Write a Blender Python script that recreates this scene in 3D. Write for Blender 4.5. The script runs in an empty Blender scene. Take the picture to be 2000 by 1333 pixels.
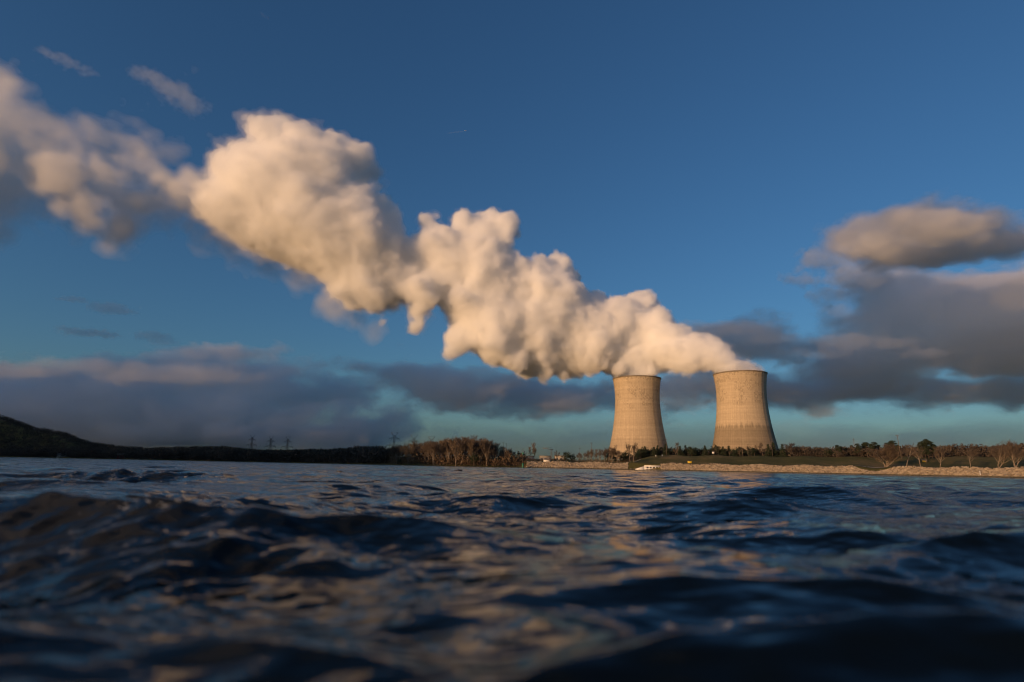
import bpy, math, random
import numpy as np
from mathutils import Vector, Matrix

# ------------------------------------------------------------------ camera, sky, sun, exposure
S = bpy.context.scene
C = S.collection
R = math.radians
F_PX, PITCH, ROLL, CAM_Z = 1120.0, R(12.4), R(1.17), 0.17       # focal length in pixels of a 2000 px wide frame
cam_d = bpy.data.cameras.new("camera")
cam_d.sensor_width = 36.0
cam_d.lens = 36.0 * F_PX / 2000.0
cam_d.clip_start, cam_d.clip_end = 0.02, 80000.0
cam_d.dof.use_dof = True
cam_d.dof.focus_distance = 300.0
cam_d.dof.aperture_fstop = 2.0
cam = bpy.data.objects.new("camera", cam_d)
C.objects.link(cam)
_f = Vector((0, math.cos(PITCH), math.sin(PITCH)))
_r0, _u0 = Vector((1, 0, 0)), Vector((0, -math.sin(PITCH), math.cos(PITCH)))
_r = _r0 * math.cos(ROLL) + _u0 * math.sin(ROLL)
_u = _u0 * math.cos(ROLL) - _r0 * math.sin(ROLL)
_m = Matrix((_r, _u, -_f)).transposed().to_4x4()
_m.translation = (0, 0, CAM_Z)
cam.matrix_world = _m
S.camera = cam

SUN_EL, SUN_AZ = R(6.5), R(228)          # azimuth clockwise from +Y: low, behind the camera and to its left
world = bpy.data.worlds.new("World")
S.world = world
world.use_nodes = True
_nt = world.node_tree
_nt.nodes.clear()
_sky = _nt.nodes.new("ShaderNodeTexSky")
_sky.sky_type = 'NISHITA'
_sky.sun_disc = False
_sky.sun_elevation = SUN_EL
_sky.sun_rotation = SUN_AZ
_sky.altitude = 200
_sky.air_density = 1.15
_sky.dust_density = 1.35
_sky.ozone_density = 4.6
_bg = _nt.nodes.new("ShaderNodeBackground")
_bg.inputs["Strength"].default_value = 0.12
_wo = _nt.nodes.new("ShaderNodeOutputWorld")
_nt.links.new(_sky.outputs[0], _bg.inputs[0])
_nt.links.new(_bg.outputs[0], _wo.inputs[0])

TO_SUN = Vector((math.sin(SUN_AZ) * math.cos(SUN_EL), math.cos(SUN_AZ) * math.cos(SUN_EL), math.sin(SUN_EL)))
sun_d = bpy.data.lights.new("sun", 'SUN')
sun_d.energy = 3.75
sun_d.angle = R(0.5)
sun_d.color = (1.0, 0.585, 0.285)
sun = bpy.data.objects.new("sun", sun_d)
C.objects.link(sun)
sun.rotation_euler = TO_SUN.to_track_quat('Z', 'Y').to_euler()
sun.location = (-300, -300, 200)

S.view_settings.view_transform = 'Standard'
S.view_settings.look = 'None'
S.view_settings.gamma = 1.0
S.view_settings.exposure = 0.12
cy = S.cycles
cy.max_bounces = 32
cy.volume_bounces = 32
cy.diffuse_bounces = 3
cy.glossy_bounces = 3
cy.use_denoising = True
cy.use_adaptive_sampling = True
cy.adaptive_threshold = 0.02
cy.filter_width = 1.15
cy.caustics_reflective = False
cy.caustics_refractive = False
cy.sample_clamp_indirect = 8.0

# ------------------------------------------------------------------ helpers
def px_dir(px, py):
    """World direction of a point of the 2000 x 1333 photograph."""
    return (_r * ((px - 1000.0) / F_PX) + _u * ((666.5 - py) / F_PX) + _f)

def at(px, py, Y):
    d = px_dir(px, py)
    return Vector((0, 0, CAM_Z)) + d * (Y / d.y)

def az_of(px):
    return math.atan((px - 1000.0) / F_PX * math.cos(PITCH))

def noise_hash(n, seed):
    return np.random.default_rng(seed).random(n)

def raw_mesh(name, verts, faces=None, quads=None, tris=None, smooth=False):
    """Mesh from numpy arrays; quads (n,4) and/or tris (n,3)."""
    me = bpy.data.meshes.new(name)
    verts = np.asarray(verts, np.float32)
    me.vertices.add(len(verts))
    me.vertices.foreach_set("co", verts.ravel())
    parts, sizes = [], []
    for a in (quads, tris):
        if a is not None and len(a):
            a = np.asarray(a, np.int32)
            parts.append(a.ravel()); sizes.append(np.full(len(a), a.shape[1], np.int32))
    loops = np.concatenate(parts); sz = np.concatenate(sizes)
    me.loops.add(len(loops))
    me.loops.foreach_set("vertex_index", loops)
    me.polygons.add(len(sz))
    st = np.concatenate(([0], np.cumsum(sz)[:-1])).astype(np.int32)
    me.polygons.foreach_set("loop_start", st)
    if smooth:
        me.polygons.foreach_set("use_smooth", np.ones(len(sz), bool))
    me.update(calc_edges=True)
    return me

def tag(o, label=None, cat=None, group=None, kind=None):
    if label: o["label"] = label
    if cat: o["category"] = cat
    if group: o["group"] = group
    if kind: o["kind"] = kind
    return o

def link(name, me, mat=None, parent=None, loc=None):
    o = bpy.data.objects.new(name, me)
    C.objects.link(o)
    if mat is not None and not me.materials:
        me.materials.append(mat)
    if parent is not None: o.parent = parent
    if loc is not None: o.location = loc
    return o

def empty(name, loc=(0, 0, 0), rz=0.0):
    o = bpy.data.objects.new(name, None)
    C.objects.link(o)
    o.location = loc
    o.rotation_euler = (0, 0, rz)
    return o

def copy_tree(o, parent=None):
    c = o.copy()
    C.objects.link(c)
    if parent is not None:
        c.parent = parent
    for ch in list(o.children):
        copy_tree(ch, c)
    return c

class MB:
    """Collects boxes, bars, tubes, cards; build() makes one mesh object."""
    def __init__(self): self.v, self.q, self.t, self.n = [], [], [], 0
    def add(self, v, q=(), t=()):
        v = np.asarray(v, float).reshape(-1, 3)
        if len(q): self.q.append(np.asarray(q, int) + self.n)
        if len(t): self.t.append(np.asarray(t, int) + self.n)
        self.v.append(v); self.n += len(v)
    def box(self, x0, x1, y0, y1, z0, z1):
        v = [(x, y, z) for z in (z0, z1) for y in (y0, y1) for x in (x0, x1)]
        self.add(v, [(0, 2, 3, 1), (4, 5, 7, 6), (0, 1, 5, 4), (1, 3, 7, 5), (3, 2, 6, 7), (2, 0, 4, 6)])
    def tube(self, pts, rad, n=6, cap=True):
        pts = [Vector(p) for p in pts]
        k = len(pts); rows = []
        for i, p in enumerate(pts):
            d = (pts[min(i + 1, k - 1)] - pts[max(i - 1, 0)]).normalized()
            a = Vector((1, 0, 0)) if abs(d.x) < 0.8 else Vector((0, 1, 0))
            u = d.cross(a).normalized(); w = d.cross(u)
            r = rad[i] if hasattr(rad, '__len__') else rad
            for j in range(n):
                t = 2 * math.pi * j / n
                rows.append(tuple(p + (u * math.cos(t) + w * math.sin(t)) * r))
        q = [(i * n + j, i * n + (j + 1) % n, (i + 1) * n + (j + 1) % n, (i + 1) * n + j) for i in range(k - 1) for j in range(n)]
        t = []
        if cap:
            for j in range(1, n - 1):
                t.append((0, j + 1, j)); b = (k - 1) * n; t.append((b, b + j, b + j + 1))
        self.add(rows, q, t)
    def lathe(self, prof, n=48, a0=0.0):
        k = len(prof)
        rows = [(r * math.cos(2 * math.pi * j / n + a0), r * math.sin(2 * math.pi * j / n + a0), z) for r, z in prof for j in range(n)]
        q = [(i * n + j, i * n + (j + 1) % n, (i + 1) * n + (j + 1) % n, (i + 1) * n + j) for i in range(k - 1) for j in range(n)]
        self.add(rows, q)
    def mesh(self, name, smooth=False):
        return raw_mesh(name, np.concatenate(self.v), quads=np.concatenate(self.q) if self.q else None,
                        tris=np.concatenate(self.t) if self.t else None, smooth=smooth)
    def build(self, name, mat, parent=None, smooth=False):
        return link(name, self.mesh(name, smooth), mat, parent)

# ------------------------------------------------------------------ materials
def new_mat(name):
    m = bpy.data.materials.new(name); m.use_nodes = True
    nt = m.node_tree
    return m, nt, nt.nodes["Principled BSDF"]

def pbr(name, col, rough=0.8, var=0.25, scale=3.0, metal=0.0, col2=None, detail=4.0, coords='Object'):
    m, nt, b = new_mat(name)
    b.inputs["Roughness"].default_value = rough
    b.inputs["Metallic"].default_value = metal
    tc = nt.nodes.new("ShaderNodeTexCoord")
    nz = nt.nodes.new("ShaderNodeTexNoise")
    nz.inputs["Scale"].default_value = scale; nz.inputs["Detail"].default_value = detail
    nt.links.new(tc.outputs[coords], nz.inputs["Vector"])
    rp = nt.nodes.new("ShaderNodeValToRGB")
    c2 = col2 or tuple(min(1, c * (1 + var)) for c in col)
    c1 = col if col2 else tuple(c * (1 - var) for c in col)
    rp.color_ramp.elements[0].color = (*c1, 1); rp.color_ramp.elements[1].color = (*c2, 1)
    rp.color_ramp.elements[0].position = 0.35; rp.color_ramp.elements[1].position = 0.65
    nt.links.new(nz.outputs["Fac"], rp.inputs["Fac"])
    nt.links.new(rp.outputs["Color"], b.inputs["Base Color"])
    return m

def vol_mat(name, density, col=(1, 1, 1), g=0.2):
    m = bpy.data.materials.new(name); m.use_nodes = True
    nt = m.node_tree; nt.nodes.clear()
    v = nt.nodes.new("ShaderNodeVolumeScatter")
    v.inputs["Color"].default_value = (*col, 1)
    v.inputs["Density"].default_value = density
    v.inputs["Anisotropy"].default_value = g
    o = nt.nodes.new("ShaderNodeOutputMaterial")
    nt.links.new(v.outputs[0], o.inputs["Volume"])
    return m
# ------------------------------------------------------------------ terrain, in polar form round the river bend
def interp(x, tab):
    return np.interp(x, [t[0] for t in tab], [t[1] for t in tab])

def smooth(t):
    t = np.clip(t, 0, 1); return t * t * (3 - 2 * t)

D2 = lambda px: math.degrees(az_of(px))
# distance of the water's edge from the camera against azimuth (degrees clockwise from straight ahead)
SHORE = [(-180, 420), (-150, 430), (-120, 520), (-100, 640), (-85, 660), (-70, 700), (-55, 900), (D2(0), 1180), (D2(150), 960), (D2(300), 800), (D2(450), 680),
         (D2(600), 560), (D2(740), 410), (D2(800), 385), (D2(900), 368), (D2(1005), 372), (D2(1030), 376), (D2(1230), 372), (D2(1262), 372), (D2(1300), 366),
         (D2(1500), 356), (D2(1740), 352), (D2(2000), 322), (48, 300), (60, 330), (90, 380), (120, 400), (150, 410), (180, 420)]
CREST = [(-180, 60), (-140, 70), (-122, 66), (-114, 84), (-106, 122), (-98, 150), (-88, 160), (-78, 172), (-68, 188), (-58, 172), (-50, 140), (-45, 116), (D2(0), 78), (D2(60), 54), (D2(110), 44),
         (D2(170), 22), (D2(230), 12), (D2(300), 8), (D2(390), 11), (D2(440), 10), (D2(520), 4.5), (D2(600), 4.5), (D2(640), 3.5), (D2(700), 7), (D2(1010), 6.5), (180, 12)]
RISE = [(-180, 500), (-125, 180), (-100, 190), (-80, 330), (-60, 700), (D2(0), 520), (D2(300), 200), (D2(600), 120), (D2(740), 120), (180, 120)]
A_RIP0, A_RIP1 = D2(1034), 52.0          # the stone-faced bank runs from here to beyond the right edge

def shore_r(a): return interp(a, SHORE)
def levee(a): return smooth((a - D2(1228)) / (D2(1290) - D2(1228)))
def notch(a): return np.clip(1 - np.abs(a - D2(1252)) / (D2(1252) - D2(1232)), 0, 1)

def ground_z(a, s):
    """Height at azimuth a (deg), s metres inland of the water's edge."""
    a = np.asarray(a, float); s = np.asarray(s, float)
    bank = np.where(s < 0, s * 0.3, 0)
    # stone bank side
    top = 4.2 + 0.35 * np.sin(a * 1.7)
    dip = smooth(1 - np.abs(a - D2(1712)) / (D2(1712) - D2(1672)))
    zr = np.where(s < 9, np.clip(s, 0, 9) / 9 * (top - 0.9 * dip), top - 0.9 * dip * (1 - smooth((s - 9) / 10)) + 0.02 * np.clip(s - 9, 0, 14))
    up = smooth((s - 24) / 82)
    zr = zr + np.where(s > 9, up * ((11.6 - 4.6) * levee(a) + 1.4 * (1 - levee(a))), 0)
    zr = zr - smooth((s - 300) / 200) * 1.0
    # wooded side
    c = interp(a, CREST); L = interp(a, RISE)
    zl = 0.8 * smooth(s / 6) + 1.6 * smooth((s - 4) / 40) + np.clip(c - 2.4, 0, None) * smooth((s - 20) / L) * (1 - 0.25 * smooth((s - L * 1.3) / (L * 2)))
    w = smooth((a - D2(1012)) / (D2(1036) - D2(1012))) * (1 - smooth((a - 60) / 40))
    z = zl * (1 - w) + zr * w
    return np.where(s < 0, bank, z)

def P(px, s, dz=0.0):
    """Point on the ground: azimuth of photo column px, s metres inland."""
    a = az_of(px); r = float(shore_r(math.degrees(a))) + s
    return Vector((math.sin(a) * r, math.cos(a) * r, float(ground_z(math.degrees(a), s)) + dz))

def xyz(a, s, dz=0.0):
    a = np.asarray(a, float); s = np.asarray(s, float)
    r = shore_r(a) + s; t = np.radians(a)
    return np.stack([np.sin(t) * r, np.cos(t) * r, ground_z(a, s) + dz], -1)

def polar_sheet(name, A, Sx, mat, dz=0.0, close=False, rough=0.0, seed=1):
    aa, ss = np.meshgrid(A, Sx, indexing='ij')
    v = xyz(aa, ss, dz)
    if rough:
        g = np.random.default_rng(seed)
        v[..., 2] += g.normal(size=aa.shape) * rough * (ss > 1)
    na, ns = aa.shape
    i, j = np.meshgrid(np.arange(na - 1), np.arange(ns - 1), indexing='ij')
    q = np.stack([i * ns + j, i * ns + j + 1, (i + 1) * ns + j + 1, (i + 1) * ns + j], -1).reshape(-1, 4)
    if close:
        j = np.arange(ns - 1); k = (na - 1) * ns
        q = np.concatenate([q, np.stack([k + j, k + j + 1, j + 1, j], -1)])
    return link(name, raw_mesh(name, v.reshape(-1, 3), quads=q[:, ::-1], smooth=True), mat)

def m_ground():
    m, nt, b = new_mat("winter_grass")
    b.inputs["Roughness"].default_value = 0.95
    b.inputs["Specular IOR Level"].default_value = 0.1
    tc = nt.nodes.new("ShaderNodeTexCoord")
    mp = nt.nodes.new("ShaderNodeMapping"); mp.inputs["Scale"].default_value = (1, 0.35, 1)
    nt.links.new(tc.outputs["Object"], mp.inputs["Vector"])
    n1 = nt.nodes.new("ShaderNodeTexNoise"); n1.inputs["Scale"].default_value = 0.045; n1.inputs["Detail"].default_value = 7
    n1.inputs["Roughness"].default_value = 0.65
    n2 = nt.nodes.new("ShaderNodeTexNoise"); n2.inputs["Scale"].default_value = 0.9; n2.inputs["Detail"].default_value = 4
    nt.links.new(mp.outputs[0], n1.inputs["Vector"]); nt.links.new(tc.outputs["Object"], n2.inputs["Vector"])
    ad = nt.nodes.new("ShaderNodeMath"); ad.operation = 'MULTIPLY_ADD'; ad.inputs[1].default_value = 0.35; ad.inputs[2].default_value = -0.17
    nt.links.new(n2.outputs["Fac"], ad.inputs[0])
    sm = nt.nodes.new("ShaderNodeMath"); nt.links.new(n1.outputs["Fac"], sm.inputs[0]); nt.links.new(ad.outputs[0], sm.inputs[1])
    rp = nt.nodes.new("ShaderNodeValToRGB")
    e = rp.color_ramp.elements
    e[0].position, e[0].color = 0.32, (0.060, 0.066, 0.018, 1)
    e[1].position, e[1].color = 0.70, (0.20, 0.14, 0.06, 1)
    x = e.new(0.5); x.color = (0.098, 0.088, 0.028, 1)
    nt.links.new(sm.outputs[0], rp.inputs["Fac"]); nt.links.new(rp.outputs["Color"], b.inputs["Base Color"])
    bp = nt.nodes.new("ShaderNodeBump"); bp.inputs["Strength"].default_value = 0.6; bp.inputs["Distance"].default_value = 0.5
    nt.links.new(n2.outputs["Fac"], bp.inputs["Height"]); nt.links.new(bp.outputs[0], b.inputs["Normal"])
    return m
M_GROUND = m_ground()

def build_terrain():
    A = np.concatenate([np.arange(-180, -60, 2.0), np.arange(-60, 52, 0.2), np.arange(52, 180, 2.0)])
    Sx = np.concatenate([[-14, -6, -2, 0, 1, 2.5, 4, 6, 7.5, 9, 11, 14, 18, 24], np.arange(30, 130, 7), np.geomspace(135, 1600, 38), np.geomspace(1800, 26000, 10)])
    tag(polar_sheet("ground", A, Sx, M_GROUND, close=True, rough=0.06), kind='structure')
    # gravel path along the top of the stone bank
    A2 = np.arange(D2(1480), 52, 0.15)
    tag(polar_sheet("path", A2, np.array([14.0, 15.4, 16.6]), pbr("path_gravel", (0.30, 0.25, 0.19), 0.95, 0.2, 0.8), dz=0.09), kind='structure')
    # concrete service road climbing the levee beside the intake
    aa = np.linspace(D2(1236), D2(1258), 14)
    v = []
    for k, a in enumerate(aa):
        s = 26 + 62 * k / 13
        for d in (-2.2, 2.2):
            v.append(xyz(a, s + d, 0.12))
    q = [(2 * k, 2 * k + 1, 2 * k + 3, 2 * k + 2) for k in range(13)]
    tag(link("road", raw_mesh("road", np.array(v), quads=q), pbr("road_concrete", (0.42, 0.37, 0.31), 0.9, 0.15, 0.5)), kind='structure')
build_terrain()

def build_riprap():
    g = np.random.default_rng(3)
    t = (1 + 5 ** .5) / 2
    ico = np.array([(-1, t, 0), (1, t, 0), (-1, -t, 0), (1, -t, 0), (0, -1, t), (0, 1, t), (0, -1, -t), (0, 1, -t), (t, 0, -1), (t, 0, 1), (-t, 0, -1), (-t, 0, 1)]) / 1.9
    fc = np.array([(0, 11, 5), (0, 5, 1), (0, 1, 7), (0, 7, 10), (0, 10, 11), (1, 5, 9), (5, 11, 4), (11, 10, 2), (10, 7, 6), (7, 1, 8), (3, 9, 4), (3, 4, 2), (3, 2, 6), (3, 6, 8), (3, 8, 9), (4, 9, 5), (2, 4, 11), (6, 2, 10), (8, 6, 7), (9, 8, 1)])
    n = 27000
    a = g.uniform(A_RIP0, A_RIP1, n); s = g.uniform(-1.2, 9.6, n) + 0.5 * np.sin(a * 3)
    keep = ~((a > D2(1232)) & (a < D2(1296)) & (s > 1.0))
    dip = np.clip(1.15 - np.abs(a - D2(1710)) / (D2(1710) - D2(1676)), 0, 1)
    keep &= ~(s > 9.2 - 4.2 * dip ** .5 + g.normal(0, .35, n))
    edge = s > 8.6 + 0.8 * np.sin(a * 9)
    keep &= ~(edge & (g.random(n) < 0.6))
    a, s = a[keep], s[keep]; n = len(a)
    c = xyz(a, s)
    sz = g.uniform(0.2, 0.52, n) * np.where(g.random(n) < 0.06, 1.6, 1)
    v = ico[None] * (1 + g.uniform(-0.25, 0.3, (n, 12, 1))) * sz[:, None, None] * np.array([1.15, 1.15, 0.75]) * g.uniform(0.7, 1.25, (n, 1, 3))
    v = v + c[:, None, :]
    f = fc[None] + (np.arange(n) * 12)[:, None, None]
    m = pbr("limestone_rock", (0.19, 0.15, 0.102), 0.95, 0.2, 0.55, col2=(0.37, 0.30, 0.21), detail=5)
    nt = m.node_tree; bs = nt.nodes["Principled BSDF"]; src = bs.inputs["Base Color"].links[0].from_socket
    tc = nt.nodes.new("ShaderNodeTexCoord"); sp = nt.nodes.new("ShaderNodeSeparateXYZ"); nt.links.new(tc.outputs["Object"], sp.inputs[0])
    mr = nt.nodes.new("ShaderNodeMapRange"); mr.inputs["From Min"].default_value = 0.25; mr.inputs["From Max"].default_value = 0.8   # rocks stay wet and weedy at the waterline
    nt.links.new(sp.outputs["Z"], mr.inputs["Value"])
    mx = nt.nodes.new("ShaderNodeMix"); mx.data_type = 'RGBA'; mx.inputs[6].default_value = (0.05, 0.045, 0.028, 1)
    nt.links.new(mr.outputs[0], mx.inputs["Factor"]); nt.links.new(src, mx.inputs[7]); nt.links.new(mx.outputs[2], bs.inputs["Base Color"])
    o = link("riprap", raw_mesh("riprap", v.reshape(-1, 3), tris=f.reshape(-1, 3)), m)
    tag(o, "pale tan broken rock facing of the river bank below the grass", "rocks", kind='stuff')
build_riprap()
# ------------------------------------------------------------------ river water: one sheet of real waves, fine near the lens
def water_waves():
    g = np.random.default_rng(21)
    W = []
    for lam in np.geomspace(0.07, 5.5, 110):
        th = g.normal(0, 0.75)                       # main travel direction: towards the camera, slightly from the right
        base = R(-100)
        d = (math.cos(base + th), math.sin(base + th))
        k = 2 * math.pi / lam
        steep = 0.025 * (1.0 if lam > 0.45 else 1.15) * (1.0 if lam < 1.1 else (1.1 / lam) ** 0.9)
        W.append((k * d[0], k * d[1], g.uniform(0, 2 * math.pi), steep / k * g.uniform(0.5, 1.4), lam))
    return W
WAVES = water_waves()
# individual swells and the little breaking chop near the lens: x, y, half-length, half-width, heading (deg), height, sharpness
SWELLS = [(0.34, 0.47, 0.42, 0.11, 3, .050), (-0.22, .55, .26, .085, -10, .042), (-0.88, 1.30, .42, .21, 3, .122), (-0.42, .86, .2, .12, 55, .045), (0.62, 1.55, 0.42, 0.10, 4, 0.050), (0.35, 2.7, 0.7, 0.14, -6, 0.055), (1.35, 2.6, 0.6, 0.14, 5, 0.060), (0.42, 0.80, 0.34, 0.075, 2, 0.042), (1.05, 1.15, .40, .09, 8, .045),
          (-0.20, 1.25, 0.38, 0.075, -4, 0.040), (-0.55, 1.0, 0.18, 0.10, 35, 0.040), (-1.2, 2.0, 0.6, 0.17, -6, 0.06), (-2.9, 4.4, 0.9, 0.22, 0, 0.115), (-2.6, 3.2, .5, .12, 8, .05),
          (2.4, 4.3, 0.9, 0.17, 0, 0.065), (0.6, 4.6, 0.9, 0.16, 3, 0.05), (0.25, 0.50, 0.22, 0.05, 5, 0.026), (-0.7, .62, .2, .05, -20, .03), (3.8, 6.5, 1.2, .22, -3, .06), (1.6, 7.6, 1.4, .22, 2, .06)]
CHOP = [(-0.85, 1.30, 0.36, 0.035), (-2.7, 4.2, 0.8, 0.045), (-0.45, 1.0, 0.2, 0.045), (-1.4, 2.2, .5, .04)]
_g = np.random.default_rng(9)
CHOPW = [(2 * math.pi / l * math.cos(t), 2 * math.pi / l * math.sin(t), _g.uniform(0, 6.28), l) for l, t in zip(np.geomspace(.05, .32, 16), R(-70) + _g.normal(0, .9, 16))]
def water_h(x, y, dr):
    h = np.zeros_like(x); dx = np.zeros_like(x); dy = np.zeros_like(x)
    r = np.sqrt(x * x + y * y)
    patch = 0.75 + 0.35 * np.sin(x * 0.9 + 1.3) * np.sin(y * 0.55 + 0.4) + 0.25 * np.sin(x * 2.1 - y * 1.2)
    for kx, ky, ph, a, lam in WAVES:
        w = np.clip((lam / dr - 3.0) / 3.0, 0, 1) * np.clip((r + 0.15) / (lam * 0.6), 0, 1)
        if lam < 1.0: w = w * np.clip(patch, 0.15, 1.4)
        p = kx * x + ky * y + ph
        c, s = np.cos(p), np.sin(p)
        h += w * a * c
        k = math.hypot(kx, ky)
        dx -= w * a * 0.8 * s * kx / k; dy -= w * a * 0.8 * s * ky / k
    for sx, sy, L, Wd, hd, H in SWELLS:
        t = R(hd); ux, uy = math.cos(t), math.sin(t)
        q = (x - sx) * ux + (y - sy) * uy; p = -(x - sx) * uy + (y - sy) * ux
        p = p + 0.25 * Wd * np.sin(q / L * 2.3) + (q * q) / L * 0.10
        e = np.exp(-(q / L) ** 2)
        prof = np.where(p < 0, np.exp(-(np.abs(p) / (Wd * 0.6)) ** 1.15), np.exp(-(np.abs(p) / (Wd * 1.6)) ** 1.3))
        h += e * prof * H * (0.72 if sx > -0.4 else 0.9)
        h -= e * np.exp(-((p + 1.9 * Wd) / Wd) ** 2) * H * 0.25
    # torn chop thrown up by the little breaking crests
    for cx, cy_, rad, amp in CHOP:
        m = np.exp(-((x - cx) ** 2 + (y - cy_) ** 2) / rad ** 2)
        if m.max() < 0.01: continue
        for kx, ky, ph, lam in CHOPW:
            w = np.clip((lam / dr - 2.5) / 2.5, 0, 1)
            h += m * w * amp * lam * (1 - 2 * np.sqrt(np.sin((kx * x + ky * y + ph) * .5) ** 2 + .03)) * .5
    return h, dx, dy

def m_water():
    m, nt, b = new_mat("river_water")
    b.inputs["Base Color"].default_value = (0.0022, 0.0042, 0.0060, 1)
    b.inputs["IOR"].default_value = 1.333
    tc = nt.nodes.new("ShaderNodeTexCoord")
    def wave(scale, stretch, detail):
        mp = nt.nodes.new("ShaderNodeMapping"); mp.inputs["Scale"].default_value = (scale, scale * stretch, scale); mp.inputs["Rotation"].default_value = (0, 0, R(12))
        nz = nt.nodes.new("ShaderNodeTexNoise"); nz.inputs["Scale"].default_value = 1.0; nz.inputs["Detail"].default_value = detail; nz.inputs["Roughness"].default_value = 0.55
        nt.links.new(tc.outputs["Object"], mp.inputs["Vector"]); nt.links.new(mp.outputs[0], nz.inputs["Vector"])
        return nz
    a = wave(9.0, 1.8, 3); c = wave(0.9, 1.9, 5)
    b1 = nt.nodes.new("ShaderNodeBump"); b1.inputs["Strength"].default_value = 0.18; b1.inputs["Distance"].default_value = 0.02
    b2 = nt.nodes.new("ShaderNodeBump"); b2.inputs["Strength"].default_value = 0.6; b2.inputs["Distance"].default_value = 0.22
    nt.links.new(a.outputs["Fac"], b1.inputs["Height"]); nt.links.new(c.outputs["Fac"], b2.inputs["Height"])
    nt.links.new(b2.outputs[0], b1.inputs["Normal"]); nt.links.new(b1.outputs[0], b.inputs["Normal"])
    b.inputs["Roughness"].default_value = 0.06
    return m

def build_water():
    r = [0.03]
    while r[-1] < 1600:
        r.append(r[-1] * 1.0062 + 0.0004)
    r = np.array(r)
    A = np.concatenate([np.linspace(-180, -56, 90, endpoint=False), np.linspace(-56, 52, 900, endpoint=False), np.linspace(52, 180, 90, endpoint=False)])
    aa, rr = np.meshgrid(np.radians(A), r, indexing='ij')
    x, y = np.sin(aa) * rr, np.cos(aa) * rr
    dr = rr * 0.0062 + 0.0004
    side = np.abs(np.degrees(aa)) > 57
    dr = np.where(side, rr * 0.024, dr)
    h, dx, dy = water_h(x, y, dr)
    v = np.stack([x + dx, y + dy, h], -1).reshape(-1, 3)
    na, nr = aa.shape
    i, j = np.meshgrid(np.arange(na), np.arange(nr - 1), indexing='ij')
    i2 = (i + 1) % na
    q = np.stack([i * nr + j, i * nr + j + 1, i2 * nr + j + 1, i2 * nr + j], -1).reshape(-1, 4)[:, ::-1]
    v = np.concatenate([v, [[0, 0, float(h[:, 0].mean())]]])
    tri = np.stack([np.full(na, len(v) - 1), ((np.arange(na) + 1) % na) * nr, np.arange(na) * nr], -1)
    tag(link("water", raw_mesh("water", v, quads=q, tris=tri[:, ::-1], smooth=True), m_water()), kind='structure')
build_water()
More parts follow.
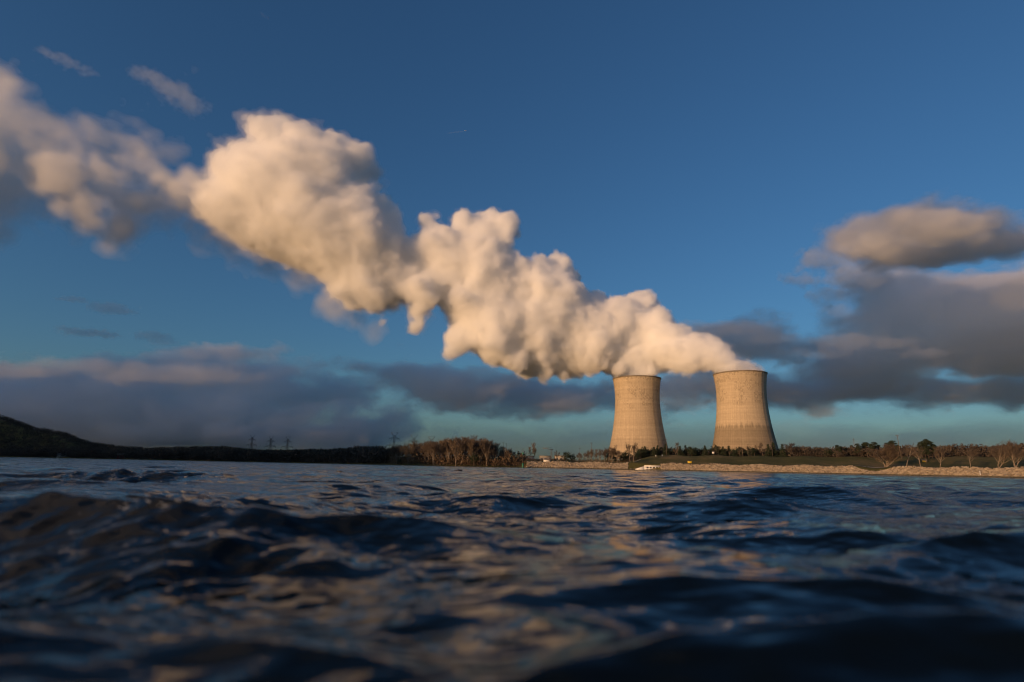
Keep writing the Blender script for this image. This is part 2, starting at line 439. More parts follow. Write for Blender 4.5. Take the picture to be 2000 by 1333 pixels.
# ------------------------------------------------------------------ cooling towers
def m_concrete(name, R0, seed, dark_z, dark_amt):
    m, nt, b = new_mat(name)
    b.inputs["Roughness"].default_value = 0.92
    b.inputs["Specular IOR Level"].default_value = 0.2
    N, L = nt.nodes.new, nt.links.new
    tc = N("ShaderNodeTexCoord"); sp = N("ShaderNodeSeparateXYZ"); L(tc.outputs["Object"], sp.inputs[0])
    at2 = N("ShaderNodeMath"); at2.operation = 'ARCTAN2'; L(sp.outputs["Y"], at2.inputs[0]); L(sp.outputs["X"], at2.inputs[1])
    arc = N("ShaderNodeMath"); arc.operation = 'MULTIPLY'; arc.inputs[1].default_value = R0; L(at2.outputs[0], arc.inputs[0])
    cv = N("ShaderNodeCombineXYZ"); L(arc.outputs[0], cv.inputs[0]); L(sp.outputs["Z"], cv.inputs[1]); cv.inputs[2].default_value = seed
    def noise(sx, sy, detail=4, rough=0.5):
        mp = N("ShaderNodeMapping"); mp.inputs["Scale"].default_value = (sx, sy, 1); L(cv.outputs[0], mp.inputs["Vector"])
        n = N("ShaderNodeTexNoise"); n.inputs["Scale"].default_value = 1; n.inputs["Detail"].default_value = detail; n.inputs["Roughness"].default_value = rough
        L(mp.outputs[0], n.inputs["Vector"]); return n.outputs["Fac"]
    def ramp(src, p0, v0, p1, v1):
        r = N("ShaderNodeMapRange"); r.inputs["From Min"].default_value = p0; r.inputs["From Max"].default_value = p1
        r.inputs["To Min"].default_value = v0; r.inputs["To Max"].default_value = v1; L(src, r.inputs["Value"]); return r.outputs[0]
    def mul(a, c):
        k = N("ShaderNodeMath"); k.operation = 'MULTIPLY'; L(a, k.inputs[0]); L(c, k.inputs[1]); return k.outputs[0]
    # formwork panels: lifts about 2.4 m tall, panels 3 m wide
    br = N("ShaderNodeTexBrick"); L(cv.outputs[0], br.inputs["Vector"])
    br.offset = 0.0
    for k, val in (("Scale", 1.0), ("Mortar Size", 0.16), ("Mortar Smooth", 0.6), ("Bias", 0.0), ("Brick Width", 2.9), ("Row Height", 2.5)):
        br.inputs[k].default_value = val
    br.inputs["Color1"].default_value = (1, 1, 1, 1); br.inputs["Color2"].default_value = (0.92, 0.92, 0.92, 1); br.inputs["Mortar"].default_value = (0.82, 0.82, 0.82, 1)
    # weathered panel patches near the top: blocky
    wv = N("ShaderNodeTexWhiteNoise"); wv.noise_dimensions = '2D'
    sn = N("ShaderNodeVectorMath"); sn.operation = 'SNAP'; sn.inputs[1].default_value = (1.45, 2.5, 1); L(cv.outputs[0], sn.inputs[0]); L(sn.outputs[0], wv.inputs["Vector"])
    blocky = ramp(wv.outputs["Value"], 0.0, 0.68, 0.55, 1.0)
    msk = mul(ramp(sp.outputs["Z"], 84, 0, 96, 1), ramp(noise(0.035, 0.05, 2), 0.44, 0, 0.52, 1))
    mx = N("ShaderNodeMix"); mx.data_type = 'FLOAT'; L(msk, mx.inputs["Factor"]); mx.inputs[2].default_value = 1.0; L(blocky, mx.inputs[3])
    # damp dark lower band with a streaky upper edge
    st = noise(0.28, 0.018, 5, 0.6)
    zz = N("ShaderNodeMath"); zz.operation = 'MULTIPLY_ADD'; zz.inputs[1].default_value = 26; L(st, zz.inputs[0]); L(sp.outputs["Z"], zz.inputs[2])
    band = ramp(zz.outputs[0], dark_z + 10, dark_amt, dark_z + 16, 1.0)
    streak = ramp(noise(0.4, 0.012, 6, 0.65), 0.3, 0.87, 0.62, 1.03)
    fleck = ramp(noise(0.9, 0.25, 5, 0.7), 0.3, 0.90, 0.7, 1.06)
    tot = mul(mul(mul(mx.outputs[0], band), streak), fleck)
    rings = ramp(noise(0.001, 0.16, 3, 0.6), 0.3, 0.86, 0.7, 1.08)
    tot = mul(tot, rings)
    base = N("ShaderNodeMix"); base.data_type = 'RGBA'; base.blend_type = 'MULTIPLY'; base.inputs["Factor"].default_value = 1.0
    base.inputs[6].default_value = (0.50, 0.40, 0.275, 1); L(br.outputs["Color"], base.inputs[7])
    b2 = N("ShaderNodeVectorMath"); b2.operation = 'SCALE'; L(base.outputs[2], b2.inputs[0]); L(tot, b2.inputs["Scale"])
    L(b2.outputs[0], b.inputs["Base Color"])
    return m

def tower_radius(z):
    zt, rt = 112.0, 38.6                      # throat
    if z > zt: return math.sqrt(rt * rt + ((z - zt) * 0.46) ** 2)
    return math.sqrt(rt * rt + ((z - zt) * 0.365) ** 2)

def build_tower(x, y, z0, mat, dark, label):
    root = empty("cooling_tower", (x, y, z0))
    tag(root, label, "cooling tower", "concrete cooling towers")
    z1, z2 = 9.0, 146.0
    zs = np.linspace(z1, z2, 60)
    prof = [(tower_radius(z), z) for z in zs] + [(tower_radius(z) - 0.9, z) for z in zs[::-1]]
    m = MB(); m.lathe(prof + [prof[0]], 160); m.build("shell", mat, root, smooth=True)
    rt = tower_radius(z2)
    m = MB(); m.lathe([(rt - 0.95, z2 + 0.02), (rt - 0.95, z2 + 0.9), (rt + 0.8, z2 + 0.9), (rt + 0.8, z2 - 0.1), (rt + 0.05, z2 - 1.2)], 160)
    m.build("rim", dark, root)
    m = MB(); r1 = tower_radius(z1) + 0.3
    m.lathe([(r1 - 1.4, z1 - 0.9), (r1, z1 - 0.9), (r1, z1 + 0.3)], 120); m.build("base_ring", mat, root)
    rb = tower_radius(0) + 2
    for k in range(40):
        a = 2 * math.pi * k / 40
        m = MB(); 
        for sgn in (-1, 1):
            b = a + sgn * math.pi / 40
            m.tube([(rb * math.cos(a), rb * math.sin(a), -1.0), ((r1 - .7) * math.cos(b), (r1 - .7) * math.sin(b), z1 - 0.9)], 0.5, 6)
        m.build("support_column", mat, root)
    m = MB(); m.lathe([(rb + 4, -2), (rb + 4, 1.2), (rb + 3.4, 1.2), (rb + 3.4, -2)], 96); m.build("basin_wall", mat, root)
    # caged ladder up the outside
    a = math.radians(-62)
    m = MB()
    pts = [((tower_radius(z) + 0.6) * math.cos(a), (tower_radius(z) + 0.6) * math.sin(a), z) for z in np.linspace(1.0, z2 + 1, 30)]
    for d in (-0.5, 0.5):
        m.tube([(p[0] - math.sin(a) * d, p[1] + math.cos(a) * d, p[2]) for p in pts], 0.09, 5)
    for z in np.arange(2, z2, 2.2):
        r = tower_radius(z) + 0.6 if z > z1 else tower_radius(z) + 0.6
        m.tube([(r * math.cos(a) + math.sin(a) * 0.5, r * math.sin(a) - math.cos(a) * 0.5, z), (r * math.cos(a) - math.sin(a) * 0.5, r * math.sin(a) + math.cos(a) * 0.5, z)], 0.05, 4)
    m.build("ladder", dark, root)
    return root
M_RIM = pbr("rim_concrete_weathered", (0.19, 0.155, 0.115), 0.9, 0.2, 0.3)
build_tower(378.0, 937.0, 11.0, m_concrete("tower_concrete_streaked", 40, 3.0, 60, 0.58), M_RIM,
            "cooling tower standing on the right, nearer and taller, with a dark streaked lower half")
build_tower(223.0, 1009.0, 11.0, m_concrete("tower_concrete_banded", 40, 8.0, 40, 0.84), M_RIM,
            "cooling tower standing left of the other, with faint bands and a paler lower half")
# ------------------------------------------------------------------ clouds and steam: signed distance grids -> closed meshes filled with scattering vapour
def perlin3(shape, org, vox, cell, seed):
    rng = np.random.default_rng(seed)
    ax = []
    cells = cell if hasattr(cell, '__len__') else (cell,) * 3
    for n, o, ce in zip(shape, org, cells):
        c = (np.arange(n, dtype=np.float32) * vox + o) / ce
        i = np.floor(c).astype(int); i -= 0
        f = (c - np.floor(c)).astype(np.float32)
        ax.append((i, f, f * f * f * (f * (f * 6 - 15) + 10)))
    M = 64
    g = rng.normal(size=(M, M, M, 3)).astype(np.float32)
    g /= np.linalg.norm(g, axis=-1, keepdims=True)
    (ix, fx, ux), (iy, fy, uy), (iz, fz, uz) = ax
    def corner(dx, dy, dz):
        G = g[np.ix_((ix + dx) % M, (iy + dy) % M, (iz + dz) % M)]
        return G[..., 0] * (fx - dx)[:, None, None] + G[..., 1] * (fy - dy)[None, :, None] + G[..., 2] * (fz - dz)[None, None, :]
    out = None
    rows = []
    for dx in (0, 1):
        cols = []
        for dy in (0, 1):
            a = corner(dx, dy, 0); b = corner(dx, dy, 1)
            a += (b - a) * uz[None, None, :]
            cols.append(a)
        cols[0] += (cols[1] - cols[0]) * uy[None, :, None]
        rows.append(cols[0])
    rows[0] += (rows[1] - rows[0]) * ux[:, None, None]
    return rows[0]

def surface_nets(s, org, vox, level=0.0):
    s = s - level
    s = s.copy()
    for a in range(3):
        sl = [slice(None)] * 3
        for e in (0, -1):
            sl[a] = e; s[tuple(sl)] = np.maximum(s[tuple(sl)], vox * 0.5)
    ins = s < 0
    cnt = np.zeros(tuple(n - 1 for n in s.shape), np.uint8)
    offs = [(i, j, k) for i in (0, 1) for j in (0, 1) for k in (0, 1)]
    nx, ny, nz = cnt.shape
    for i, j, k in offs:
        cnt += ins[i:i + nx, j:j + ny, k:k + nz]
    act = np.argwhere((cnt > 0) & (cnt < 8))
    if not len(act): return None
    idx = np.full(cnt.shape, -1, np.int32)
    idx[tuple(act.T)] = np.arange(len(act), dtype=np.int32)
    val = {o: s[act[:, 0] + o[0], act[:, 1] + o[1], act[:, 2] + o[2]] for o in offs}
    acc = np.zeros((len(act), 3)); n = np.zeros(len(act))
    for o in offs:
        for a in range(3):
            if o[a] == 0:
                p = list(o); p[a] = 1; p = tuple(p)
                va, vb = val[o], val[p]
                cr = (va < 0) != (vb < 0)
                t = np.where(cr, va / np.where(cr, va - vb, 1), 0)
                pos = np.tile(np.array(o, float), (len(act), 1)); pos[:, a] = t
                acc[cr] += pos[cr]; n[cr] += 1
    v = (act + acc / n[:, None]) * vox + np.asarray(org)
    quads = []
    for a in range(3):
        b, c = (a + 1) % 3, (a + 2) % 3
        s0 = [slice(None)] * 3; s1 = [slice(None)] * 3
        s0[a] = slice(0, -1); s1[a] = slice(1, None)
        i0, i1 = ins[tuple(s0)], ins[tuple(s1)]
        e = np.argwhere(i0 != i1)
        e = e[(e[:, b] > 0) & (e[:, c] > 0) & (e[:, b] < s.shape[b] - 1) & (e[:, c] < s.shape[c] - 1)]
        fl = i0[tuple(e.T)]
        def cell(db, dc):
            q = e.copy(); q[:, b] -= db; q[:, c] -= dc
            return idx[tuple(q.T)]
        q = np.stack([cell(1, 1), cell(0, 1), cell(0, 0), cell(1, 0)], 1)
        q[~fl] = q[~fl][:, ::-1]
        quads.append(q)
    return v, np.concatenate(quads)

def blob_field(blobs, vox, margin, smooth):
    """blobs: rows (x,y,z,rx,ry,rz). Smooth union of ellipsoids as an approximate distance."""
    B = np.asarray(blobs, float)
    lo = (B[:, :3] - B[:, 3:]).min(0) - margin
    hi = (B[:, :3] + B[:, 3:]).max(0) + margin
    shape = tuple(int(math.ceil((hi[i] - lo[i]) / vox)) + 1 for i in range(3))
    s = np.full(shape, margin * 1.0, np.float32)
    axs = [lo[i] + np.arange(shape[i]) * vox for i in range(3)]
    for x, y, z, rx, ry, rz in B:
        c = (x, y, z); r = (rx, ry, rz)
        sl, d = [], []
        for i in range(3):
            a = max(0, int((c[i] - r[i] - margin - lo[i]) / vox)); b = min(shape[i], int((c[i] + r[i] + margin - lo[i]) / vox) + 2)
            sl.append(slice(a, b)); d.append(((axs[i][a:b] - c[i]) / r[i]).astype(np.float32))
        q = np.sqrt(d[0][:, None, None] ** 2 + d[1][None, :, None] ** 2 + d[2][None, None, :] ** 2)
        e = (q - 1) * min(r)
        k = smooth * min(r)
        cur = s[tuple(sl)]
        h = np.maximum(k - np.abs(cur - e), 0) / k
        s[tuple(sl)] = np.minimum(cur, e) - h * h * k * 0.25
    return s, lo

def vapour(name, s, lo, vox, levels, label, cat, kind='stuff', min_tris=8):
    """Nested closed shells of the same cloud, each adding its own density: soft skin, dense core. One object; each shell is a part of it."""
    root = None
    for i, (lev, mat) in enumerate(levels):
        r = surface_nets(s[i] if isinstance(s, list) else s, lo, vox, lev)
        if r is None: continue
        nm = name if root is None else "dense_core"
        o = link(nm, raw_mesh(nm, r[0], quads=r[1]), mat, root)
        if root is None:
            root = o
            tag(o, label, cat, kind=kind)
    return root

rng = np.random.default_rng(5)
def px_blob(px, py, r, Y, ry=None, flat=1.0, deep=1.0):
    """Ellipsoid of radius r (photo pixels at depth Y) round the point seen at (px,py)."""
    p = at(px, py, Y)
    k = (p - Vector((0, 0, CAM_Z))).dot(_f) / F_PX
    a = r * k
    b = (ry if ry is not None else r) * k
    return [p.x, p.y, p.z, a, a * deep, b * flat]
# ------------------------------------------------------------------ steam plume of both towers
def plume_depth(px):
    return float(np.interp(px, [0, 600, 1000, 1243, 1300, 1450], [830, 910, 985, 1012, 985, 937]))

PLUME = [  # px, py, radius in the photograph
 (1400,692,32),(1416,702,25),(1384,682,36),(1432,711,19),(1368,672,30),
 (1446,727,40),(1425,714,27),(1400,704,30),(1375,697,36),(1442,716,18),(1462,720,10),(1345,690,44),(1310,676,48),(1375,682,32),(1335,672,42),
 (1290,668,52),(1250,640,56),(1245,602,40),(1215,612,42),(1265,588,22),(1290,622,28),(1318,648,26),(1352,662,20),(1392,680,20),(1418,698,15),
 (1200,660,62),(1150,650,66),(1135,610,42),(1165,598,30),(1125,598,34),(1240,706,34),(1200,700,38),(1150,698,42),(1108,706,40),(1060,706,40),
 (1030,696,44),(985,680,36),(1280,702,26),(1320,704,22),(1360,712,16),(1243,733,37),(1222,730,20),(1264,730,20),(1210,722,22),(1276,722,18),
 (1090,650,72),(1070,580,66),(1088,528,34),(1110,545,28),(1050,540,38),(1010,556,50),(1030,640,78),(960,640,66),(970,580,70),(930,600,58),
 (898,664,36),(880,690,26),(985,530,32),(950,472,58),(985,442,34),(960,430,28),(907,434,28),(1002,455,18),(930,530,72),(872,520,64),
 (835,436,24),(850,482,44),(878,558,50),(820,566,46),(815,606,30),(812,640,20),
 (772,545,60),(722,556,60),(682,560,46),(690,588,30),(738,588,34),(660,572,24),(800,500,40),(745,630,14),
 (720,480,76),(738,420,38),(690,420,72),(650,470,82),(600,430,92),(560,380,92),(500,370,86),(620,340,82),(680,325,52),(702,300,28),
 (650,290,38),(590,275,46),(540,265,44),(502,250,30),(478,228,13),(442,318,42),(424,330,22),(428,396,48),(480,430,60),(540,455,62),
 (590,480,50),(470,300,34),(735,365,20),(722,330,24),(400,410,20),(1010,700,30),(1100,735,16),(1060,735,18),
]
DRIFT = [
 (460,468,42),(520,503,38),(430,440,38),(590,530,30),(650,598,24),(700,618,26),(400,468,24),(480,512,24),(380,440,28),(735,640,16),(330,300,24),(170,260,34),(250,320,40),
 (330,372,40),(300,388,44),(360,350,24),(275,300,44),(290,330,44),(255,340,40),(120,352,68),(150,330,52),(100,318,38),(162,402,50),(180,432,28),(212,352,36),
 (60,340,36),(20,300,60),(0,250,50),(10,390,54),(60,260,46),(4,140,26),(10,185,30),(240,440,38),(222,470,26),(0,445,34),(200,290,40),(-40,330,80),(260,410,40),
 (-60,220,70),(-120,300,100),(-120,420,60),(330,430,20),(360,400,24),(130,270,36),
]
DRIFT_WARM = [(374,390,44),(350,362,38),(392,394,34),(356,402,32),(312,362,32),(268,388,36),(226,372,34),(206,332,26),(420,360,22),(240,345,26),(120,350,50),(150,328,38),(100,322,26),(165,396,40),(182,430,22),(62,345,28),(120,395,30),(-20,300,40),(335,378,30),(305,392,26),(375,352,18),(275,300,22),(400,385,26),(420,420,22),(2,140,18),(250,380,16),(230,445,20)]
def puffs(rows, seed, n_child, n_grand, depth_jit, back=0.0):
    g = np.random.default_rng(seed)
    out = []
    for px, py, r in rows:
        Y = plume_depth(px) + (back if back >= 0 or px < 200 else 25.0)
        k = Y / 1106.0
        Yj = Y + g.uniform(-1, 1) * depth_jit * max(0, 90 - r) * k * 0.6
        b = px_blob(px, py, r * 0.93, Yj, deep=1.0)
        out.append(b)
        for _ in range(n_child):
            d = g.normal(size=3); d /= np.linalg.norm(d)
            rc = b[3] * g.uniform(0.22, 0.42)
            if rc < 3.5: continue
            c = np.array(b[:3]) + d * (b[3] - rc * 0.35)
            out.append([*c, rc, rc, rc])
            for _ in range(n_grand):
                d2 = g.normal(size=3); d2 /= np.linalg.norm(d2); d2 += d * 0.8; d2 /= np.linalg.norm(d2)
                r2 = rc * g.uniform(0.3, 0.45)
                if r2 < 3.5: continue
                out.append([*(c + d2 * (rc - r2 * 0.3)), r2, r2, r2])
    return out

V_PUFF00 = vol_mat("steam_fringe", 0.0038, g=0.0)
V_PUFF0 = vol_mat("steam_veil", 0.007, g=0.0)
V_PUFF1 = vol_mat("steam_edge", 0.035, g=0.0)
V_PUFF = vol_mat("steam_skin", 0.055, g=0.0)
V_PUFF2 = vol_mat("steam_core", 0.06, g=0.0)
V_DRIFT3 = vol_mat("drifting_steam_heart", 0.010, g=0.0)
V_DRIFT = vol_mat("drifting_steam_skin", 0.0026, g=0.0)
V_DRIFT2 = vol_mat("drifting_steam_core", 0.004, g=0.0)

def roughen(s, lo, vox, amps, seed):
    for i, (cell, amp, bil) in enumerate(amps):
        n = perlin3(s.shape, lo, vox, cell, seed + i)
        if bil: n = np.abs(n) * 2 - 0.45
        s -= n * amp
    return s

def build_plume():
    vox = 2.9
    s, lo = blob_field(puffs(PLUME, 11, 10, 3, 1.0), vox, 26.0, 0.5)
    # the plume is tighter and crisper near the towers, softer downwind
    s = roughen(s, lo, vox, [(70, 11, False), (36, 7.5, True), (19, 5.6, True), (10, 3.5, True), (6, 1.8, True)], 100)
    wn = np.clip((lo[0] + np.arange(s.shape[0]) * vox - 20) / 200, 0, 1).astype(np.float32)[:, None, None]      # small crisp cauliflower near the towers
    s -= (np.abs(perlin3(s.shape, lo, vox, 14, 150)) * 2 - .4) * 5.5 * wn
    # steam leaves through the tower mouths: none outside the shells below the rims
    X = (lo[0] + np.arange(s.shape[0]) * vox)[:, None, None]; Yg = (lo[1] + np.arange(s.shape[1]) * vox)[None, :, None]; Z = (lo[2] + np.arange(s.shape[2]) * vox)[None, None, :]
    for tx, ty in ((378.0, 937.0), (223.0, 1009.0)):
        d = np.sqrt((X - tx) ** 2 + (Yg - ty) ** 2)
        lean = np.clip(Z - 156, 0, 40)
        dc = np.sqrt((X - tx + lean * 0.95) ** 2 + (Yg - ty) ** 2)
        bump = 3.0 * np.sin(X * .31) * np.sin(Yg * .27) * np.sin(Z * .4)
        col = np.maximum(np.maximum(dc - 39.8 + lean * 0.25 + bump * (Z > 160), 146 - Z), Z - 186 + 0.35 * np.abs(dc))      # steam fills the mouth from wall to wall and bends away
        s = np.minimum(s, col)
        if tx > 300:                                     # the right tower's steam leaves as a sharp wedge
            s = np.where(X > tx - 85, np.maximum(s, (Z - 159.5 - 0.74 * (tx + 41 - X) - bump * .6) * .85), s)
        s = np.where(d < 75, np.maximum(s, np.where(Z < 158.5, d - 40.2, -99)), s)
    f = s - perlin3(s.shape, lo, vox, 28, 170) * 14 - perlin3(s.shape, lo, vox, 13, 171) * 7
    wf = np.clip((60 - X) / 420, 0.12, 1.0)          # crisp by the towers, fraying downwind
    f = s + (np.maximum(f, s - 12.0) - s) * wf + (1 - wf) * 3.6
    low = Z < 164
    f = np.where(low, np.maximum(f, s + 1.0), f)
    tp = 10.0 * np.clip((-X - 100) / 380, 0, 1)            # downwind the dense heart thins out
    vapour("steam_plume", [f, f, s + tp * .25, s + tp * .6, s + tp], lo, vox, [(5.5, V_PUFF00), (1.5, V_PUFF0), (0.0, V_PUFF1), (-2.6, V_PUFF), (-6.0, V_PUFF2)],
           "long billowing white steam plume drifting up and left from the two cooling towers", "steam")
    vox = 5.0
    for key, rows, sd, lab, lev in (
        ("grey", DRIFT, 12, "thin grey torn steam at the downwind end of the plume by the upper left edge", [(10.0, V_DRIFT), (5.0, V_DRIFT), (0.0, V_DRIFT), (-6.0, V_DRIFT), (-12.0, V_DRIFT2)]),
        ("warm", DRIFT_WARM, 14, "warm sunlit puff of steam near the left edge, before the thin grey torn steam", [(8.0, V_DRIFT), (3.0, V_DRIFT2), (-1.0, V_DRIFT2), (-5.0, V_DRIFT3), (-10.0, V_DRIFT3)])):
        s, lo = blob_field(puffs(rows, sd, 6, 2, 1.0, 70.0 if key == "grey" else -30.0), vox, 36.0, 0.5)
        s = roughen(s, lo, vox, [(110, 26, False), (52, 22, True), (26, 15, False), (14, 9, False), (8, 4, False)], 200 + sd)
        vapour("drifting_steam", s, lo, vox, lev, lab, "steam")
build_plume()
# ------------------------------------------------------------------ background clouds, some 6 km off, with horizon haze and added shading clouds
CLOUDS = {
 'A': ([(1810,462,170,46),(1710,474,90,30),(1910,466,90,34),(1840,440,80,30),(1765,444,66,26),(1670,470,35,12)], 3600,
       "pale pink flat cloud floating highest over the dark cloud pile at the upper right"),
 'B': ([(1850,600,170,56),(1720,625,110,36),(1960,590,80,50),(1700,672,120,32),(1850,685,180,45),(1660,705,90,35),(2060,640,120,90),
        (1900,640,160,60),(1640,528,45,14),(1690,560,60,20),(1620,600,30,16),(1790,560,80,26)], 7000,
       "tall dark grey cloud pile with pink edges above the bank at the right"),
 'G4': ([(1600,508,52,16),(1568,546,42,14),(1690,540,72,20),(1640,500,40,16),(1740,520,50,14),(1640,575,50,12)], 6600, "torn pale grey cloud scraps between the flat pink cloud and the dark pile"),
 'D2': ([(1385,642,56,12),(1450,640,60,13),(1505,662,50,11),(1345,636,24,8),(1545,688,26,8)], 2700, "thin pink cloud strip added nearer as the lit edge above the rim of the right cooling tower"),  # nearer strip standing in for the sunlit top of the grey cloud behind
 'B2': ([(1655,668,64,15),(1735,672,60,12),(1615,692,40,11),(1640,608,40,12),(1985,575,34,30),(1800,690,50,8)], 3600, "pink streak of cloud added before the middle of the dark grey pile at the right as its lit part"),  # added outside the deck's shadow to give the dark pile its lit streak
 'F2': ([(440,683,46,12),(388,692,32,10),(492,697,44,10),(180,716,90,13),(50,728,90,16),(300,735,110,18),(420,735,90,18)], 4200, "faint mauve cloud added along the top of the low bank at the left as its lit edge"),  # added in front of the bank to give it a lit top
 'T2': ([(1345,758,30,6),(1372,754,22,6),(1395,752,16,5),(1190,757,12,10),(1180,748,10,8)], 1350, "small peach scrap of cloud hanging between the rims of the two cooling towers"),
 'C': ([(1600,762,140,34),(1750,764,160,30),(1900,768,130,24),(1500,752,90,30),(2050,762,120,36),(1600,794,40,14),(1690,720,90,26),(2010,722,60,30)], 7600,
       "long dark grey cloud bank low over the trees to the right of the cooling towers"),
 'D': ([(1450,672,130,44),(1385,662,46,24),(1528,692,46,24),(1440,648,50,12),(1350,640,24,10)], 6800,
       "grey cloud with a pink top edge just behind the rim of the right cooling tower"),
 'E': ([(720,722,60,12),(790,735,80,26),(860,748,100,36),(1020,772,140,34),(900,770,120,26),(960,752,100,30),(1080,782,120,28),(1200,780,110,30),(1320,768,90,34),(1400,752,60,34),
        (890,786,80,18),(980,800,90,12),(760,760,50,8),(820,800,50,14)], 7200,
       "dark slate cloud bank low behind the plume and the two cooling towers"),
 'F': ([(450,694,84,18),(385,690,50,16),(530,730,120,26),(620,768,110,26),(690,800,80,20),(400,760,190,44),(200,765,190,40),(60,765,150,36),
        (300,806,200,26),(520,812,180,26),(-80,750,140,50),(100,735,90,22),(200,825,320,46),(520,845,260,30),(-80,820,220,60),(330,720,110,30),(740,830,130,26)], 8000,
       "broad hazy mauve cloud bank low over the dark wooded hill at the left"),
 'G': ([(215,602,34,11),(250,610,22,6),(140,585,26,5),(185,596,14,5)], 5600, "small dark ragged cloud scrap alone in the blue above the left hill"),
 'G2': ([(170,650,54,6),(215,656,22,5),(130,642,20,4)], 5800, "thin dark flat cloud streak below the ragged scrap at the left"),
 'G3': ([(295,656,34,8),(320,666,26,8),(275,652,16,5)], 5900, "small dark cloud wedge joining the mauve bank at the left"),
 'V': ([(px, 866, 260, 34) for px in range(-300, 2500, 200)], 10500, "thin even haze veil along the whole horizon behind hills and towers"),  # horizon haze, not a cloud, though built and named as one
 'S': ([(0, 0, 0, 0)], 0, "long ragged unseen cloud deck added left of the view to shade the clouds behind the towers"),
 'H': ([(268,138,14,4),(284,144,16,6),(300,152,18,9),(318,163,20,12),(335,174,22,14),(352,187,22,15),(368,200,20,14),(386,212,18,9)], 4200, "slanting pale wisp of cloud alone in the deep blue at the upper left"),
 'H2': ([(85,100,16,4),(104,108,18,5),(122,116,20,7),(138,124,18,6),(156,134,18,5),(174,144,14,4)], 4200, "faintest thin wisp of cloud nearest the top left corner"),
}
V_CL = vol_mat("cloud_fringe", 0.0005, g=0.3)
V_CL2 = vol_mat("cloud_body", 0.0016, g=0.3)
V_CL3 = vol_mat("cloud_core", 0.002, g=0.3)
V_VEIL = vol_mat("horizon_veil", 0.00014, g=-0.2)
V_H = vol_mat("cloud_feather", 0.0005, g=0.3)
V_A = vol_mat("cloud_heart", 0.0035, g=0.0)
V_W = vol_mat("cloud_wisp", 0.0011, g=0.3)
CLOUDS['S2'] = ([(0, 0, 0, 0)], 0, "small low unseen cloud scrap added beyond the left edge of the view to shade the grey torn steam")
def build_clouds():
    for i, (key, (rows, Y, label)) in enumerate(CLOUDS.items()):
        g = np.random.default_rng(40 + i)
        small = key[0] in 'GH' or key in ('D2', 'B2', 'F2', 'T2')
        bl = []
        if key in ('S', 'S2'): rows = []
        if key == 'S':  # unseen deck set across the sun's path, added to dim the background clouds
            rows = []
            for k in range(16):
                t = k / 15; u = max(0.0, (t * 13800 - 3000) / 10800)
                bl.append([-14500 + 13800 * t, 2300 - 1700 * u + g.uniform(-250, 250), float(np.interp(u, [0, .3, .74, .85, 1], [1620, 1900, 2330, 2750, 2950])) + g.uniform(-60, 60), 900, 1000, float(np.interp(u, [0, .3, .7, .74, .85], [900, 720, 420, 350, 520]))])
        for px, py, rx, ry in rows:
            b = px_blob(px, py, rx, Y + (0 if small else g.uniform(-400, 400)), ry=ry)
            b[4] = max(b[5] * 1.3, b[3] * 0.45)
            bl.append(b)
        if key == 'S2':  # unseen scrap added between sun and grey steam to darken it
            bl = [[-1179 + 40 * k, 508 - 44 * k, 520 + 15 * k, 110, 120, 95] for k in (-3, -2)] + [[-1270, 610, 450, 80, 110, 80]]
        vox = 4.0 if key == 'T2' else 9.0 if small and key != 'G4' else (60.0 if key in 'SV' else 12.0 if key == 'A' else 9.0 if key == 'S2' else 24.0 if key == 'F' else 18.0)
        mr = np.median([b[5] for b in bl])
        s, lo = blob_field(bl, vox, mr * 1.1, 0.8)
        am = [(mr * 2.6, mr * .62), (mr * 1.3, mr * .4), (mr * .65, mr * .32), (mr * .33, mr * .25), (mr * .17, mr * .17), (mr * .1, mr * .1)]
        for j, (c, a) in enumerate(am):
            if c > vox * 1.6:
                s -= perlin3(s.shape, lo, vox, (c * 1.2,) * 3 if small else (c * 1.6, c * 1.6, c * 0.75), 300 + 10 * i + j) * a * (2.1 if key in ('H', 'H2') else 1.5)
        lev = [(mr * .15, V_W), (0, V_W), (-mr * .18, V_W)] if small else [(mr * .16, V_CL), (mr * .05, V_CL), (-mr * .06, V_CL), (-mr * .18, V_CL2), (-mr * .36, V_CL3)]
        if key == 'S2': lev = [(0, V_DRIFT3), (-mr * .2, V_DRIFT3)]
        if key == 'S': lev = [(mr * .1, V_CL), (-mr * .1, V_CL)]
        if key == 'A': lev = [(mr * .24, V_CL), (mr * .12, V_CL2), (0, V_CL2), (-mr * .12, V_CL3), (-mr * .24, V_A)]
        if key == 'V': lev = [(0, V_VEIL), (-mr * .3, V_VEIL)]
        if key == 'T2': lev = [(mr * .3, V_DRIFT), (0, V_DRIFT3), (-mr * .3, V_DRIFT3)]
        if key == 'F2': lev = [(mr * .3, V_H), (mr * .1, V_H), (-mr * .1, V_H), (-mr * .3, V_H)]
        if key in ('H', 'H2'): lev = [(mr * .3, V_H), (mr * .1, V_H), (-mr * .1, V_H), (-mr * .3, V_H)]
        vapour("cloud", s, lo, vox, lev, label, "cloud")
build_clouds()
